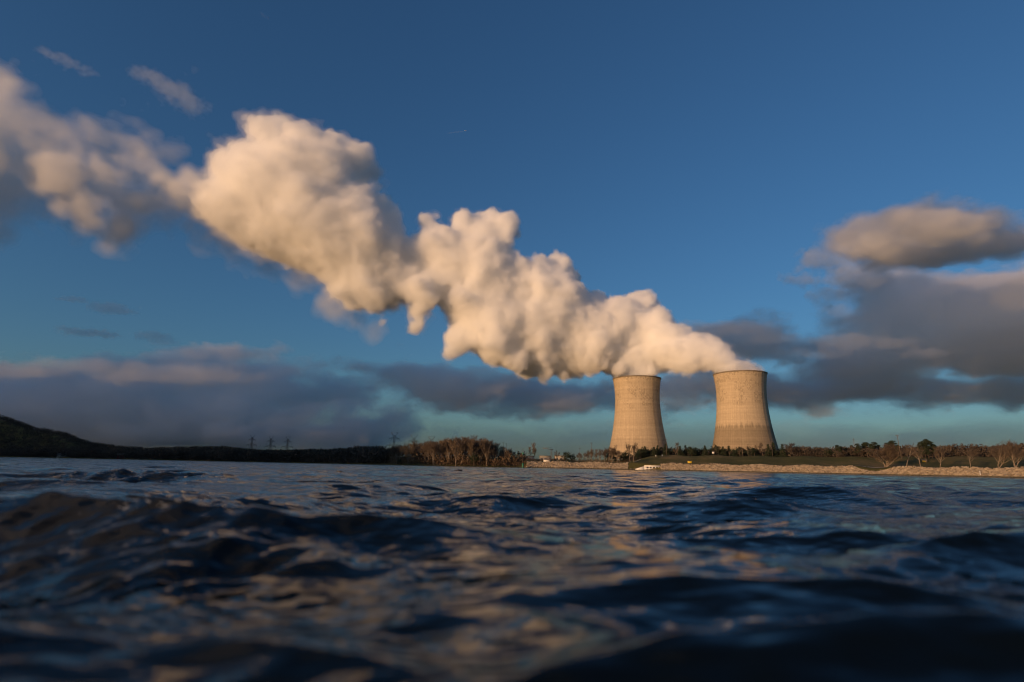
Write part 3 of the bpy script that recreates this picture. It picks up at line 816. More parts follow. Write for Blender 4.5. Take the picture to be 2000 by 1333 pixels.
# ------------------------------------------------------------------ trees
M_BARK = pbr("pale_bark", (0.21, 0.165, 0.12), 0.9, 0.3, 1.2)
M_BARK_D = pbr("dark_bark", (0.09, 0.066, 0.046), 0.9, 0.3, 1.2)
M_TWIG = pbr("bare_twigs", (0.088, 0.064, 0.046), 0.9, 0.3, 0.4)
M_TWIG_R = pbr("reddish_twigs", (0.068, 0.053, 0.042), 0.9, 0.3, 0.4)
M_TWIG_G = pbr("straw_twigs", (0.15, 0.105, 0.062), 0.9, 0.3, 0.4)
M_NEEDLE = pbr("evergreen_needles", (0.022, 0.034, 0.014), 0.85, 0.45, 0.6)
M_BRUSH = pbr("winter_brush", (0.105, 0.068, 0.036), 0.95, 0.45, 0.25)
M_WOOD2 = pbr("rusty_far_wood", (0.060, 0.047, 0.036), 0.95, 0.35, 0.08)
M_WOOD = pbr("winter_wood", (0.055, 0.043, 0.032), 0.95, 0.4, 0.05)

def bare_mesh(seed, H, spread, stems=1, clear=0.3, twig_w=0.07, n_twig=5, lean=0.0, flare=0.35, droop=0.0):
    """Trunk-and-limbs mesh and twig mesh of a leafless tree H metres tall."""
    g = random.Random(seed)
    tr, tw = MB(), MB()
    tips = []
    def grow(p, d, L, r, lev):
        n = 4 if lev < 2 else 3
        pts, rad = [p], [r]
        q = p.copy(); dd = d.copy()
        for i in range(n):
            dd = (dd + Vector((g.gauss(0, .13), g.gauss(0, .13), g.gauss(0.04 - droop * lev, .08)))).normalized()
            q = q + dd * (L / n)
            pts.append(q.copy()); rad.append(r * (1 - 0.55 * (i + 1) / n))
        tr.tube(pts, rad, 6 if lev == 0 else (5 if lev == 1 else 3), cap=lev == 0)
        if lev >= 3 or L < H * 0.06:
            tips.append((pts, dd)); return
        k = g.randint(3, 4) if lev else g.randint(5, 7)
        for j in range(k):
            t = g.uniform(clear if lev == 0 else 0.3, 1.0)
            i = min(int(t * n), n - 1); f = t * n - i
            base = pts[i].lerp(pts[i + 1], f)
            ax = Vector((g.gauss(0, 1), g.gauss(0, 1), g.gauss(0, 0.3))).normalized()
            nd = (dd * (1 - spread) + ax * spread + Vector((0, 0, 0.22))).normalized()
            grow(base, nd, L * g.uniform(0.5, 0.72), r * (1 - 0.55 * t) * 0.62, lev + 1)
        grow(pts[-1], dd, L * 0.55, rad[-1] * 0.9, lev + 1)
    for s in range(stems):
        d = Vector((lean + (g.gauss(0, flare) if stems > 1 else g.gauss(0, .05)), g.gauss(0, flare * .6) if stems > 1 else g.gauss(0, .05), 1)).normalized()
        grow(Vector((g.gauss(0, .25) * (stems > 1), g.gauss(0, .25) * (stems > 1), -0.3)), d, H * (0.46 if stems == 1 else 0.44), H * (0.021 if stems == 1 else 0.016), 0)
    V = []
    for pts, dd in tips:
        for _ in range(n_twig):
            i = g.randrange(len(pts) - 1)
            b = pts[i].lerp(pts[i + 1], g.random())
            d = (dd * 0.6 + Vector((g.gauss(0, .6), g.gauss(0, .6), g.gauss(0.15, .45)))).normalized()
            L = H * g.uniform(0.05, 0.11); e = b + d * L
            sd = d.cross(Vector((g.gauss(0, 1), g.gauss(0, 1), g.gauss(0, 1)))).normalized() * twig_w * g.uniform(0.6, 1.2)
            V.append([b - sd, b + sd, e])
    V = np.array([[tuple(x) for x in tri] for tri in V]).reshape(-1, 3)
    tw.add(V, t=np.arange(len(V)).reshape(-1, 3))
    k = H / V[:, 2].max()                            # the topmost twig really is H metres up
    tr.v = [a * k for a in tr.v]; tw.v = [a * k for a in tw.v]
    return tr.mesh("trunk", True), tw.mesh("crown")

def needle_mesh(seed, H, shape):
    """Evergreen: trunk and crown of small needle sprays. shape: cone | round | pine"""
    g = np.random.default_rng(seed); rr = random.Random(seed)
    tr, cr = MB(), MB()
    tr.tube([(0, 0, -0.3), (0.1, 0, H * .5), (0, .1, H * .97)], [H * .018, H * .012, .03], 6)
    clumps = []
    if shape == 'cone':
        for z in np.arange(H * .08, H * .98, H * .045):
            rad = H * .24 * (1 - z / H) ** .8 * rr.uniform(.75, 1.15) + .15
            for k in range(max(4, int(rad * 5))):
                a = rr.uniform(0, 6.28); q = rad * rr.uniform(.35, 1.0)
                clumps.append((q * math.cos(a), q * math.sin(a), z + rr.uniform(-.3, .3) - q * .25, .55 + H * .02))
    elif shape == 'round':
        for k in range(110):
            d = g.normal(size=3); d /= np.linalg.norm(d); q = rr.uniform(.35, 1.0) ** .6
            w = 1 + .25 * math.sin(d[0] * 5 + seed) + .2 * math.sin(d[2] * 6 + 1)
            clumps.append((d[0] * q * H * .34 * w, d[1] * q * H * .34 * w, H * .56 + d[2] * q * H * .42 * w, .6 + H * .03))
    else:
        nl = rr.randint(8, 12)
        for k in range(nl):
            z = H * (.3 + .65 * k / nl); a = rr.uniform(0, 6.28); q = H * rr.uniform(.06, .22) * (1.25 - z / H)
            cx, cy_ = q * math.cos(a), q * math.sin(a)
            tr.tube([(0, 0, z - H * .06), (cx, cy_, z)], [.09, .04], 4)
            R_ = H * rr.uniform(.07, .12)
            for _ in range(34):
                d = g.normal(size=3); d /= np.linalg.norm(d)
                clumps.append((cx + d[0] * R_ * 1.2, cy_ + d[1] * R_ * 1.2, z + abs(d[2]) * R_ * .6, .5 + H * .015))
    V = []
    for x, y, z, r in clumps:
        for _ in range(16):
            d = g.normal(size=3); d /= np.linalg.norm(d)
            c = np.array((x, y, z)) + d * r * g.uniform(.2, 1)
            u = g.normal(size=3); u /= np.linalg.norm(u); w = np.cross(u, d); w /= np.linalg.norm(w) + 1e-6
            L = r * g.uniform(.35, .7)
            V.append([c - w * L * .35, c + w * L * .35, c + u * L])
    V = np.array(V).reshape(-1, 3)
    cr.add(V, t=np.arange(len(V)).reshape(-1, 3))
    return tr.mesh("trunk", True), cr.mesh("crown")

def tree_of(name, meshes, mats):
    root = empty(name)
    for nm, me, mt in zip(("trunk", "crown"), meshes, mats):
        link(nm, me, mt, root)
    return root

def place(proto, first, p, rz, sc, label, cat, group):
    o = proto if first else copy_tree(proto)
    o.location = p; o.rotation_euler = (0, 0, rz); o.scale = sc if hasattr(sc, '__len__') else (sc, sc, sc)
    tag(o, label, cat, group)
    return o

class Kind:
    def __init__(self, protos): self.p = protos; self.used = [False] * len(protos)
    def put(self, i, *a):
        i %= len(self.p)
        o = place(self.p[i], not self.used[i], *a); self.used[i] = True
        return o

TALL = Kind([tree_of("bare_tree", bare_mesh(100 + i, 18, .48, clear=.4, n_twig=8, twig_w=.075), (M_BARK, (M_TWIG, M_TWIG_G)[i % 2])) for i in range(5)])
WIDE = Kind([tree_of("bare_tree", bare_mesh(200 + i, 14, .62, clear=.3, n_twig=8, twig_w=.07), (M_BARK, M_TWIG)) for i in range(4)])
RED = Kind([tree_of("bare_tree", bare_mesh(300 + i, 11, .6, clear=.15, n_twig=8, twig_w=.075), (M_BARK_D, M_TWIG_R)) for i in range(3)])
CONE = Kind([tree_of("conifer_tree", needle_mesh(400 + i, 10, 'cone'), (M_BARK_D, M_NEEDLE)) for i in range(3)])
ROUND = Kind([tree_of("evergreen_tree", needle_mesh(500 + i, 9, 'round'), (M_BARK_D, M_NEEDLE)) for i in range(3)])
PINE = Kind([tree_of("pine_tree", needle_mesh(600 + i, 16, 'pine'), (M_BARK_D, M_NEEDLE)) for i in range(4)])
T = random.Random(77)

def top_scale(px, s, ytop, H):
    """Scale that brings a tree of height H at column px, s inland up to photo row ytop."""
    p = P(px, s); z = at(px, ytop, p.y).z
    return p, max(0.25, (z - p.z) / H)

def put(kind, i, px, s, ytop, H, label, cat, group=None, wide=1.0):
    p, k = top_scale(px, s, ytop, H)
    return kind.put(i, p, T.uniform(0, 6.28), (k * wide, k * wide, k), label, cat, group)

# the stand of pale bare trees on the point at the left of the stone bank
OUT = [(740, 876), (780, 868), (800, 864), (815, 862), (835, 858), (850, 862), (868, 855), (884, 854), (900, 850), (915, 848), (930, 852), (945, 856), (960, 858), (975, 863), (990, 869), (1008, 878)]
for k in range(125):
    px = T.uniform(766, 1008); s = T.choice([6, 12, 20, 30, 42, 55]) + T.uniform(-4, 4)
    yt = interp(px, OUT) + abs(T.gauss(0, 5)) - 2 + (0 if k % 3 else 6)
    front = s < 16
    put(TALL, k, px, s, yt, 18, "bare pale winter tree in the tall crowded stand left of the rocky bank", "tree", "bare trees in the tall stand", wide=T.uniform(.7, 1.0))
for k in range(30):
    px = T.uniform(640, 800); s = T.uniform(6, 90)
    yt = interp(px, [(640, 886), (700, 880), (740, 876), (780, 872), (800, 870)]) + abs(T.gauss(0, 4))
    put(TALL, k + 2, px, s, yt, 18, "bare dark tree in the shaded edge of the wood between pylons and tall stand", "tree", "bare trees in the shaded edge", wide=T.uniform(.7, .95))
for k, (px, yt) in enumerate([(741, 876), (746, 874), (752, 878), (728, 880), (716, 882)]):
    put(PINE, k, px, 30 + 4 * k, yt, 16, "dark evergreen in the shaded edge of the wood below the middle pylons", "tree", "evergreens in the shaded edge")
put(ROUND, 0, 930, 4, 884, 9, "dark green evergreen low in front of the tall bare stand", "tree")
put(ROUND, 1, 784, 3, 896, 9, "pale olive rounded bush at the water under the tall bare stand", "bush")

# trees on the flat behind the stone bank, left of the left tower
put(TALL, 1, 1049, 60, 862, 18, "tall thin bare tree standing alone left of the round dark evergreen", "tree", None, .62)
put(TALL, 3, 1042, 70, 871, 18, "shorter bare tree just left of the tall thin lone one", "tree", None, .6)
put(WIDE, 0, 1093, 90, 879, 14, "small bare tree between the lone thin tree and the round dark evergreen", "tree", None, .9)
put(ROUND, 2, 1113, 26, 881, 9, "round dark evergreen above the rocky bank with gaps of sky in it", "tree", None, 1.25)
put(ROUND, 0, 1124, 28, 887, 9, "low dark evergreen touching the right side of the round gappy one", "tree")
for k in range(16):
    px = 1134 + k * 4.2 + T.uniform(-2, 2)
    put((TALL, WIDE)[k % 2], k, px, T.uniform(60, 130), interp(px, [(1130, 882), (1160, 876), (1180, 876), (1200, 868)]) + T.uniform(-1, 5), (18, 14)[k % 2],
        "bare grey tree in the row between the round evergreen and the left tower", "tree", "bare trees left of the left tower", .75)
put(WIDE, 1, 1211, 40, 867, 14, "bare multi-limbed tree overlapping the left edge of the left tower", "tree", None, 1.0)
put(WIDE, 2, 1200, 38, 872, 14, "smaller bare tree directly beside the multi-limbed one at the left tower's edge", "tree", None, .9)
put(TALL, 2, 1236, 44, 863, 18, "first of the two pale-trunked trees before the middle of the left tower", "tree", None, .6)
put(TALL, 4, 1243, 44, 863, 18, "second of the two pale-trunked trees before the middle of the left tower", "tree", None, .6)
for k, (px, yt) in enumerate([(1192, 880), (1206, 884), (1222, 882), (1230, 880), (1250, 882)]):
    put(ROUND, k, px, 88 + 3 * k, yt, 9, "dark evergreen shrub between the bare trees at the foot of the left tower", "tree", "dark evergreens at the left tower's foot", 1.0)

# conifers along the levee
CON = [(1258, 874, 'r'), (1266, 873, 'c'), (1274, 876, 'r'), (1284, 874, 'c'), (1291, 871, 'c'), (1299, 872, 'r'), (1307, 868, 'c'), (1316, 874, 'r'), (1324, 876, 'c'), (1335, 872, 'c'), (1346, 871, 'c'), (1358, 871, 'r'),
       (1366, 875, 'c'), (1376, 876, 'r'), (1384, 871, 'c'), (1396, 878, 'c'), (1407, 869, 'r'), (1420, 873, 'c'), (1431, 872, 'c'), (1441, 879, 'c'), (1451, 872, 'r'), (1464, 879, 'c'), (1475, 873, 'r'), (1486, 877, 'c'), (1497, 880, 'c'),
       (1509, 869, 'c'), (1519, 865, 'c'), (1527, 878, 'r'), (1537, 869, 'c'), (1550, 878, 'c')]
for k, (px, yt, t) in enumerate(CON):
    K, H, nm = (CONE, 10, "conifer") if t == 'c' else (ROUND, 9, "round evergreen")
    lab = f"dark {nm} in the close row on the levee before the towers"
    if px == 1519: lab = "tall pointed conifer just right of the right tower's base"
    if px == 1537: lab = "pointed conifer second to the right of the right tower's base"
    put(K, k, px, 108 + (k * 7) % 19, yt, H, lab, "tree", None if px in (1519, 1537) else f"{nm}s in the levee row", T.uniform(1.25, 1.6))
for k in range(30):
    px = 1254 + k * 10 + T.uniform(-4, 4)
    put(ROUND, k, px, 128 + T.uniform(0, 20), 877 + T.uniform(-3, 4), 9, "dark round evergreen in the second row on the levee before the towers", "tree", "second row of levee evergreens", 1.3)
for k, (px, yt) in enumerate([(1329, 863), (1401, 878), (1432, 884), (1452, 878), (1458, 872), (1470, 866), (1481, 868), (1498, 862), (1506, 870), (1325, 868)]):
    put((TALL, WIDE)[k % 2], k, px, 107 + k, yt, (18, 14)[k % 2], "bare tree among the dark evergreens on the levee before the towers", "tree", "bare trees among levee evergreens", .7)
# right of the towers
for k, (px, yt) in enumerate([(1552, 864), (1560, 872), (1568, 872), (1578, 873), (1587, 872), (1598, 872), (1608, 872), (1616, 876), (1548, 872)]):
    put((RED, WIDE)[k % 3 == 2], k, px, 112 + 5 * k, yt, (11, 14)[k % 3 == 2], "rusty bare tree in the low row between right tower and pine grove", "tree", "rusty bare trees right of the towers", 1.1)
put(ROUND, 1, 1625, 118, 875, 9, "dark rounded evergreen alone at the left end of the pine grove", "tree", None, 1.1)
PN = [(1645, 869), (1653, 871), (1663, 874), (1674, 869), (1686, 866), (1696, 866), (1702, 863), (1712, 866), (1718, 863), (1728, 868), (1745, 864), (1752, 861), (1757, 860), (1766, 868)]
for k, (px, yt) in enumerate(PN):
    put(PINE, k, px, 100 + (k * 11) % 34, yt, 16, "dark pine in the grove behind the large pale bare tree", "tree", "pines in the grove", 1.15)
for k in range(24):
    px = 1640 + k * 7.5 + T.uniform(-3, 3)
    put(RED, k, px, T.uniform(84, 128), interp(px, [(1640, 880), (1700, 876), (1820, 874)]) + T.uniform(-2, 5), 11, "rusty bare understory tree beneath the pine grove", "tree", "understory of the pine grove", 1.2)
for k, (px, yt) in enumerate([(1810, 862), (1818, 860), (1824, 856), (1832, 862), (1838, 868)]):
    put(PINE, k + 1, px, 70 + 4 * k, yt, 16, "dark pine in the tight clump left of the leaning tree", "tree", "pines in the tight clump", .95)
for k in range(26):
    px = 1838 + k * 7.2 + T.uniform(-3, 3)
    put(RED, k + 1, px, T.uniform(90, 150), interp(px, [(1838, 872), (1862, 876), (1880, 884), (2020, 884)]) + T.uniform(-1, 4), 11, "rusty bare tree in the far low thicket at the right", "tree", "far low thicket at the right", 1.3)

# single trees on the grass above the stone bank
def solo(seed, px, s, ytop, H, label, bark=M_BARK, twig=M_TWIG, **kw):
    p, k = top_scale(px, s, ytop, H)
    o = tree_of("bare_tree", bare_mesh(seed, H, **kw), (bark, twig))
    o.location = p; o.scale = (k, k, k)
    tag(o, label, "tree")
solo(901, 1738, 18, 864, 13, "broad pale bare tree with many stems fanning from one foot above the rocks", stems=7, spread=.55, clear=.25, n_twig=10, twig_w=.04, flare=.42)
solo(902, 1778, 34, 862, 14, "pale thick straight trunk of a cut-back bare tree before the grove", spread=.6, clear=.6, n_twig=5, twig_w=.04)
solo(903, 1806, 20, 868, 13, "thin crooked bare tree leaning left beside the little yellow hut", spread=.45, clear=.5, n_twig=4, twig_w=.035, lean=-.18)
solo(904, 1844, 20, 870, 12, "bare tree leaning hard to the left over the grass", spread=.55, clear=.35, n_twig=6, twig_w=.04, lean=-.5)
solo(905, 1904, 20, 869, 11, "small upright bare tree alone on the grass between leaning tree and edge pair", spread=.6, clear=.4, n_twig=6, twig_w=.04)
solo(906, 1958, 18, 858, 15, "wide bare tree leaning left, first of the pair at the right edge", spread=.55, clear=.3, n_twig=6, twig_w=.04, lean=-.2, stems=2, flare=.3)
solo(907, 1992, 18, 856, 16, "wide spreading bare tree with several stems at the very right edge", spread=.55, clear=.3, n_twig=6, twig_w=.04, stems=4, flare=.42)

# low brush along the wooded shore, and the far wood on the hills
def sprays(n, fa, fs, fz, size, seed, name, mat, label, per=14, cat="undergrowth"):
    g = np.random.default_rng(seed)
    a, s = fa(g, n), fs(g, n)
    base = xyz(a, s); h = fz(g, n)
    V = []
    d = g.normal(size=(n, per, 3)); d[..., 2] = np.abs(d[..., 2]) * 1.0
    c = base[:, None, :] + np.stack([g.normal(0, .32, (n, per)) * h[:, None], g.normal(0, .32, (n, per)) * h[:, None], g.random((n, per)) ** .8 * h[:, None] * .92], -1)
    u = g.normal(size=(n, per, 3)); u[..., 2] += 1.0; u /= np.linalg.norm(u, axis=-1, keepdims=True)
    w = np.cross(u, g.normal(size=(n, per, 3))); w /= np.linalg.norm(w, axis=-1, keepdims=True)
    L = size * g.uniform(.5, 1.2, (n, per, 1)) * h[:, None, None]
    tri = np.stack([c - w * L * .38, c + w * L * .38, c + u * L], 2)
    V = tri.reshape(-1, 3)
    o = link(name, raw_mesh(name, V, tris=np.arange(len(V)).reshape(-1, 3)), mat)
    tag(o, label, cat, kind='stuff')
sprays(1500, lambda g, n: g.uniform(D2(640), D2(1030), n), lambda g, n: g.uniform(0.5, 60, n), lambda g, n: g.uniform(1.2, 4.0, n) * np.where(g.random(n) < .3, 2.0, 1), .2, 31, "undergrowth", M_BRUSH,
       "brown winter brush along the water under the tall bare stand", per=22)
sprays(9000, lambda g, n: g.uniform(-62, D2(752), n), lambda g, n: np.where(g.random(n) < .3, g.uniform(0, 60, n), g.random(n) ** 1.1 * 640), lambda g, n: g.uniform(6, 11, n), .2, 32, "woods", M_WOOD,
       "dark shadowed wood covering the left shore and hill", per=46, cat="woods")
sprays(1500, lambda g, n: g.uniform(D2(1010), D2(1234), n), lambda g, n: g.uniform(95, 300, n), lambda g, n: g.uniform(0.8, 2.2, n), .25, 33, "thicket", M_BRUSH,
       "low brown thicket on the flat behind the rocky bank left of the towers", per=24)
sprays(2600, lambda g, n: g.uniform(D2(1540), 52, n), lambda g, n: g.uniform(116, 210, n), lambda g, n: g.uniform(4.5, 8.5, n), .17, 35, "woods", M_WOOD2,
       "taller rusty wood in the background right of the towers", per=36, cat="woods")
sprays(3400, lambda g, n: g.uniform(D2(1225), 52, n), lambda g, n: g.uniform(118, 330, n), lambda g, n: g.uniform(3.0, 6.6, n), .2, 34, "woods", M_WOOD2,
       "low rusty brown wood filling the background behind the levee trees", per=30, cat="woods")
# ------------------------------------------------------------------ pylons and lines
M_STEEL = pbr("galvanised_steel", (0.16, 0.15, 0.14), 0.6, 0.15, 0.4, metal=0.3)
M_CABLE = pbr("cable", (0.05, 0.05, 0.05), 0.6, 0.1, 1)
def pylon_proto():
    root = empty("transmission_tower")
    H, hb, ht = 40.0, 4.2, 0.9
    def leg_at(z): return hb + (ht - hb) * min(1, z / 30.0)
    m = MB()
    for sx in (-1, 1):
        for sy in (-1, 1):
            m.tube([(sx * leg_at(z), sy * leg_at(z), z) for z in (-1, 10, 20, 30, H)], 0.17, 5)
    zs = [0, 7, 13, 18.5, 23, 27, 30, 32.5, 35, 37.5, H]
    for a, b in zip(zs, zs[1:]):
        A, B = leg_at(a), leg_at(b)
        for ax in (0, 1):
            for s in (-1, 1):
                def pt(u, r, z): return (u * r, s * r, z) if ax == 0 else (s * r, u * r, z)
                m.tube([pt(-1, A, a), pt(1, B, b)], 0.07, 4); m.tube([pt(1, A, a), pt(-1, B, b)], 0.07, 4)
                m.tube([pt(-1, B, b), pt(1, B, b)], 0.12, 4)
    m.build("mast", M_STEEL, root)
    for z, L in ((28.0, 9.2), (36.0, 6.0)):
        m = MB()
        for s in (-1, 1):
            for sy in (-.8, .8):
                m.tube([(s * .8, sy, z), (s * L, 0, z + .4)], .16, 4); m.tube([(s * .8, sy, z + 2.2), (s * L, 0, z + .4)], .14, 4)
            for f in (.3, .55, .8):
                m.tube([(s * (.8 + (L - .8) * f), 0, z + .4 * f), (s * (.8 + (L - .8) * (f - .15)), 0, z + 2.2 - 1.8 * (f - .15))], .1, 4)
        m.build("crossarm", M_STEEL, root)
    m = MB()
    for s in (-1, 1):
        m.tube([(s * .5, 0, H - 2), (s * 4.2, 0, H + 3.6)], .16, 4); m.tube([(s * .7, 0, H - .1), (s * 4.2, 0, H + 3.6)], .12, 4)
    m.tube([(-4.2, 0, H + 3.6), (4.2, 0, H + 3.6)], .1, 4)
    m.build("earth_wire_horn", M_STEEL, root)
    ins = MB(); ins.lathe([(.05, 0), (.22, -.3), (.1, -.5), (.22, -.9), (.1, -1.2), (.22, -1.6), (.05, -2.2)], 8)
    im = ins.mesh("insulator")
    for z, L in ((28.0, 9.2), (36.0, 6.0)):
        for f in (-1, 1, -.55, .55):
            link("insulator", im, M_CABLE, root, (f * L, 0, z + .3))
    return root
py = pylon_proto()
PY = [(493.5, 850, 900, "leftmost of the three steel pylons standing on the dark left wood", -14), (530, 852.5, 880, "middle one of the three steel pylons standing on the dark left wood", -14),
      (563, 853, 870, "third steel pylon from the left, last of those on the dark left wood", -14),
      (771, 845, 690, "steel pylon left of the tall bare stand, tallest of its three", 8), (809, 850, 700, "steel pylon rising just behind the left end of the bare stand", 8), (843, 853, 720, "steel pylon mostly hidden among the bare treetops", 8)]
PTOP = []
for k, (px, yt, Y, lab, rz) in enumerate(PY):
    o = py if k == 0 else copy_tree(py)
    p = at(px, yt, Y); zb = p.z - 43.6
    o.location = (p.x, p.y, zb); o.rotation_euler = (0, 0, R(rz))
    tag(o, lab, "pylon", "steel transmission pylons")
    PTOP.append((p, R(rz)))
for side, lab in ((-9.2, "outer"), (9.2, "inner")):
    m = MB(); pts = []
    p0, a0 = PTOP[2]; p1, a1 = PTOP[3]
    A = Vector((p0.x + side * math.cos(a0), p0.y + side * math.sin(a0), p0.z - 17.4)); B = Vector((p1.x + side * math.cos(a1), p1.y + side * math.sin(a1), p1.z - 17.4))
    for i in range(25):
        t = i / 24; q = A.lerp(B, t); q.z -= 9 * 4 * t * (1 - t) * .5; pts.append(q)
    m.tube(pts, .05, 4)
    tag(m.build("power_line", M_CABLE), f"thin {'upper' if side < 0 else 'lower'} cable sagging between the two groups of pylons", "cable", "cables between the pylons")

# ------------------------------------------------------------------ small built things on the banks
M_WHITE = pbr("white_paint", (0.74, 0.71, 0.66), 0.6, 0.06, 0.6)
M_CONC = pbr("pale_concrete", (0.58, 0.53, 0.45), 0.85, 0.12, 0.5)
M_PLANT = pbr("cream_cladding", (0.36, 0.31, 0.24), 0.85, 0.12, 0.3)
M_HOLE = pbr("dark_opening", (0.012, 0.012, 0.012), 0.9, 0.1, 1)
M_YEL = pbr("yellow_paint", (0.62, 0.42, 0.03), 0.5, 0.1, 1)
M_RED = pbr("red_barn_paint", (0.22, 0.03, 0.025), 0.8, 0.2, 0.5)
M_ROOF = pbr("grey_roof", (0.16, 0.15, 0.14), 0.8, 0.15, 0.4)
M_POLE = pbr("weathered_pole", (0.12, 0.095, 0.07), 0.9, 0.2, 1)
M_GREEN = pbr("green_marker_paint", (0.02, 0.16, 0.09), 0.5, 0.1, 1)
def facing(px, s, dz=0.0):
    """Ground point and the z-rotation that turns a thing's -Y side to the river."""
    p = P(px, s, dz); return p, -az_of(px)

def intake():
    p, rz = facing(1279, 2.5); p.z = 0.1
    root = empty("intake_building", p, rz)
    tag(root, "small white concrete water intake with four dark square openings at the river's edge", "building")
    w, h, d = 9.4, 2.7, 7.0
    m = MB()
    xs = [-w / 2 + 1.5, -w / 2 + 3.3, -w / 2 + 5.3, -w / 2 + 7.1]
    ow, z0, z1 = 1.05, 1.0, 1.95
    m.box(-w / 2, w / 2, -.35, 0, -1.5, z0); m.box(-w / 2, w / 2, -.35, 0, z1, h)
    e = [-w / 2] + sum(([x, x + ow] for x in xs), []) + [w / 2]
    for k in range(0, len(e), 2): m.box(e[k], e[k + 1], -.35, 0, z0, z1)
    m.box(-w / 2, w / 2, 0.6, d, -1.5, h - .3); m.box(-w / 2, -w / 2 + .4, 0, .6, -1.5, h - .3); m.box(w / 2 - .4, w / 2, 0, .6, -1.5, h - .3)
    v = [(-w / 2 - 5.5, -.3, -1), (-w / 2 - .002, -.3, -1), (-w / 2 - .002, -.3, h - .4), (-w / 2 - 5.5, -.3, .5), (-w / 2 - 5.5, .3, -1), (-w / 2 - .002, .3, -1), (-w / 2 - .002, .3, h - .4), (-w / 2 - 5.5, .3, .5)]
    m.add(v, [(0, 1, 2, 3), (7, 6, 5, 4), (0, 3, 7, 4), (3, 2, 6, 7), (1, 5, 6, 2), (0, 4, 5, 1)])
    v = [(-x, y, z) for x, y, z in v]; v = [(x if abs(x) < w / 2 + 1 else (w / 2 + 1.8), y, z) for x, y, z in v]
    m.add(v, [(3, 2, 1, 0), (4, 5, 6, 7), (4, 7, 3, 0), (7, 6, 2, 3), (2, 6, 5, 1), (1, 5, 4, 0)])
    m.build("wall", M_WHITE, root)
    m = MB(); m.box(-w / 2 - .2, w / 2 + .2, -.5, d + .1, h + .003, h + .2); m.build("roof_slab", M_CONC, root)
    for x in xs:
        m = MB(); m.box(x + .02, x + ow - .02, .1, .5, z0 + .02, z1 - .02); m.build("opening", M_HOLE, root)
intake()

def post_sign(name, px, s, h, w, hh, mat, label, cat, dz=0.0, pole=.07):
    p, rz = facing(px, s); p.z += dz
    root = empty(name, p, rz); tag(root, label, cat)
    m = MB(); m.tube([(0, 0, -.4), (0, 0, h)], pole, 6); m.build("post", M_POLE, root)
    m = MB(); m.box(-w / 2, w / 2, -.16, -.08, h - hh, h); m.build("board", mat, root)
post_sign("sign", 1400, 101, 2.6, 1.5, 1.3, M_WHITE, "small square white sign on a post before the conifers below the right tower", "sign")
post_sign("sign", 1287, 84, 1.3, .5, 1.1, M_WHITE, "left one of two tiny white markers on the grass above the intake", "marker")
post_sign("sign", 1299.5, 84, 1.3, .6, 1.1, M_WHITE, "right one of two tiny white markers on the grass above the intake", "marker")
def yellow_sign():
    p, rz = facing(1353, 11); root = empty("warning_sign", p, rz); tag(root, "low yellow warning board on two posts at the top of the rocks", "sign")
    for x in (-1.0, 1.0):
        m = MB(); m.tube([(x, .1, -.4), (x, .1, 1.7)], .07, 6); m.build("post", M_POLE, root)
    m = MB(); m.box(-1.2, 1.2, -.06, .02, .7, 1.7); m.build("board", M_YEL, root)
    m = MB(); m.box(-1.4, 1.4, -.09, -.063, 1.7, 1.9); m.build("top_strip", M_YEL, root)
yellow_sign()
def white_pole():
    p, rz = facing(1920.5, 1.2); p.z -= .2
    root = empty("gauge_post", p, rz); tag(root, "thin white gauge post standing at the foot of the rocks at the right", "post")
    m = MB(); m.tube([(0, 0, -.6), (0, 0, 2.3)], .13, 8); m.build("pole", M_WHITE, root)
    m = MB(); m.tube([(0, 0, 2.3), (0, 0, 2.4)], [.17, .05], 8); m.build("cap", M_CONC, root)
white_pole()

def hut(name, px, s, w, d, h, wall, roof, label, cat, zoff=0.0, windows=0, rise=.35):
    p, rz = facing(px, s); p.z += zoff
    root = empty(name, p, rz); tag(root, label, cat)
    m = MB(); m.box(-w / 2, w / 2, 0, d, -1.2, h)
    m.add([(-w / 2, 0, h), (-w / 2, d, h), (-w / 2, d / 2, h + d * rise), (w / 2, 0, h), (w / 2, d, h), (w / 2, d / 2, h + d * rise)], t=[(0, 2, 1), (3, 4, 5)])
    m.build("wall", wall, root)
    m = MB(); e = .3
    for sg in (0, 1):
        y0 = -e if sg == 0 else d + e; z0 = h - e * rise * 2 + .06; zt = h + d * rise + .06
        m.add([(-w / 2 - e, y0, z0), (w / 2 + e, y0, z0), (w / 2 + e, d / 2, zt), (-w / 2 - e, d / 2, zt), (-w / 2 - e, y0, z0 + .14), (w / 2 + e, y0, z0 + .14), (w / 2 + e, d / 2, zt + .14), (-w / 2 - e, d / 2, zt + .14)],
              [(3, 2, 1, 0), (4, 5, 6, 7), (0, 1, 5, 4), (0, 4, 7, 3), (1, 2, 6, 5)])
    m.build("roof", roof, root)
    for k in range(windows):
        x = -w / 2 + w * (k + .5) / windows
        f = MB(); f.box(x - .55, x + .55, -.06, -.005, h * .38, h * .78); fo = f.build("window_frame", M_WHITE, root)
        f = MB(); f.box(x - .45, x + .45, -.075, -.063, h * .42, h * .74); f.build("pane", M_HOLE, fo)
    m = MB(); m.box(w * .3, w * .3 + .9, -.05, -.004, -.1, 2.0); m.build("door", M_POLE, root)
hut("barn", 243, 10, 11, 8, 4.0, M_RED, M_ROOF, "small dark red barn at the water under the left hill", "barn", windows=2)
hut("house", 126, 16, 12, 9, 2.6, M_CONC, M_ROOF, "small pale house low on the shore beneath the left hill", "house", windows=3)
hut("house", 70, 90, 14, 9, 3.4, M_ROOF, M_ROOF, "grey house among the trees higher on the left hillside", "house", windows=3)
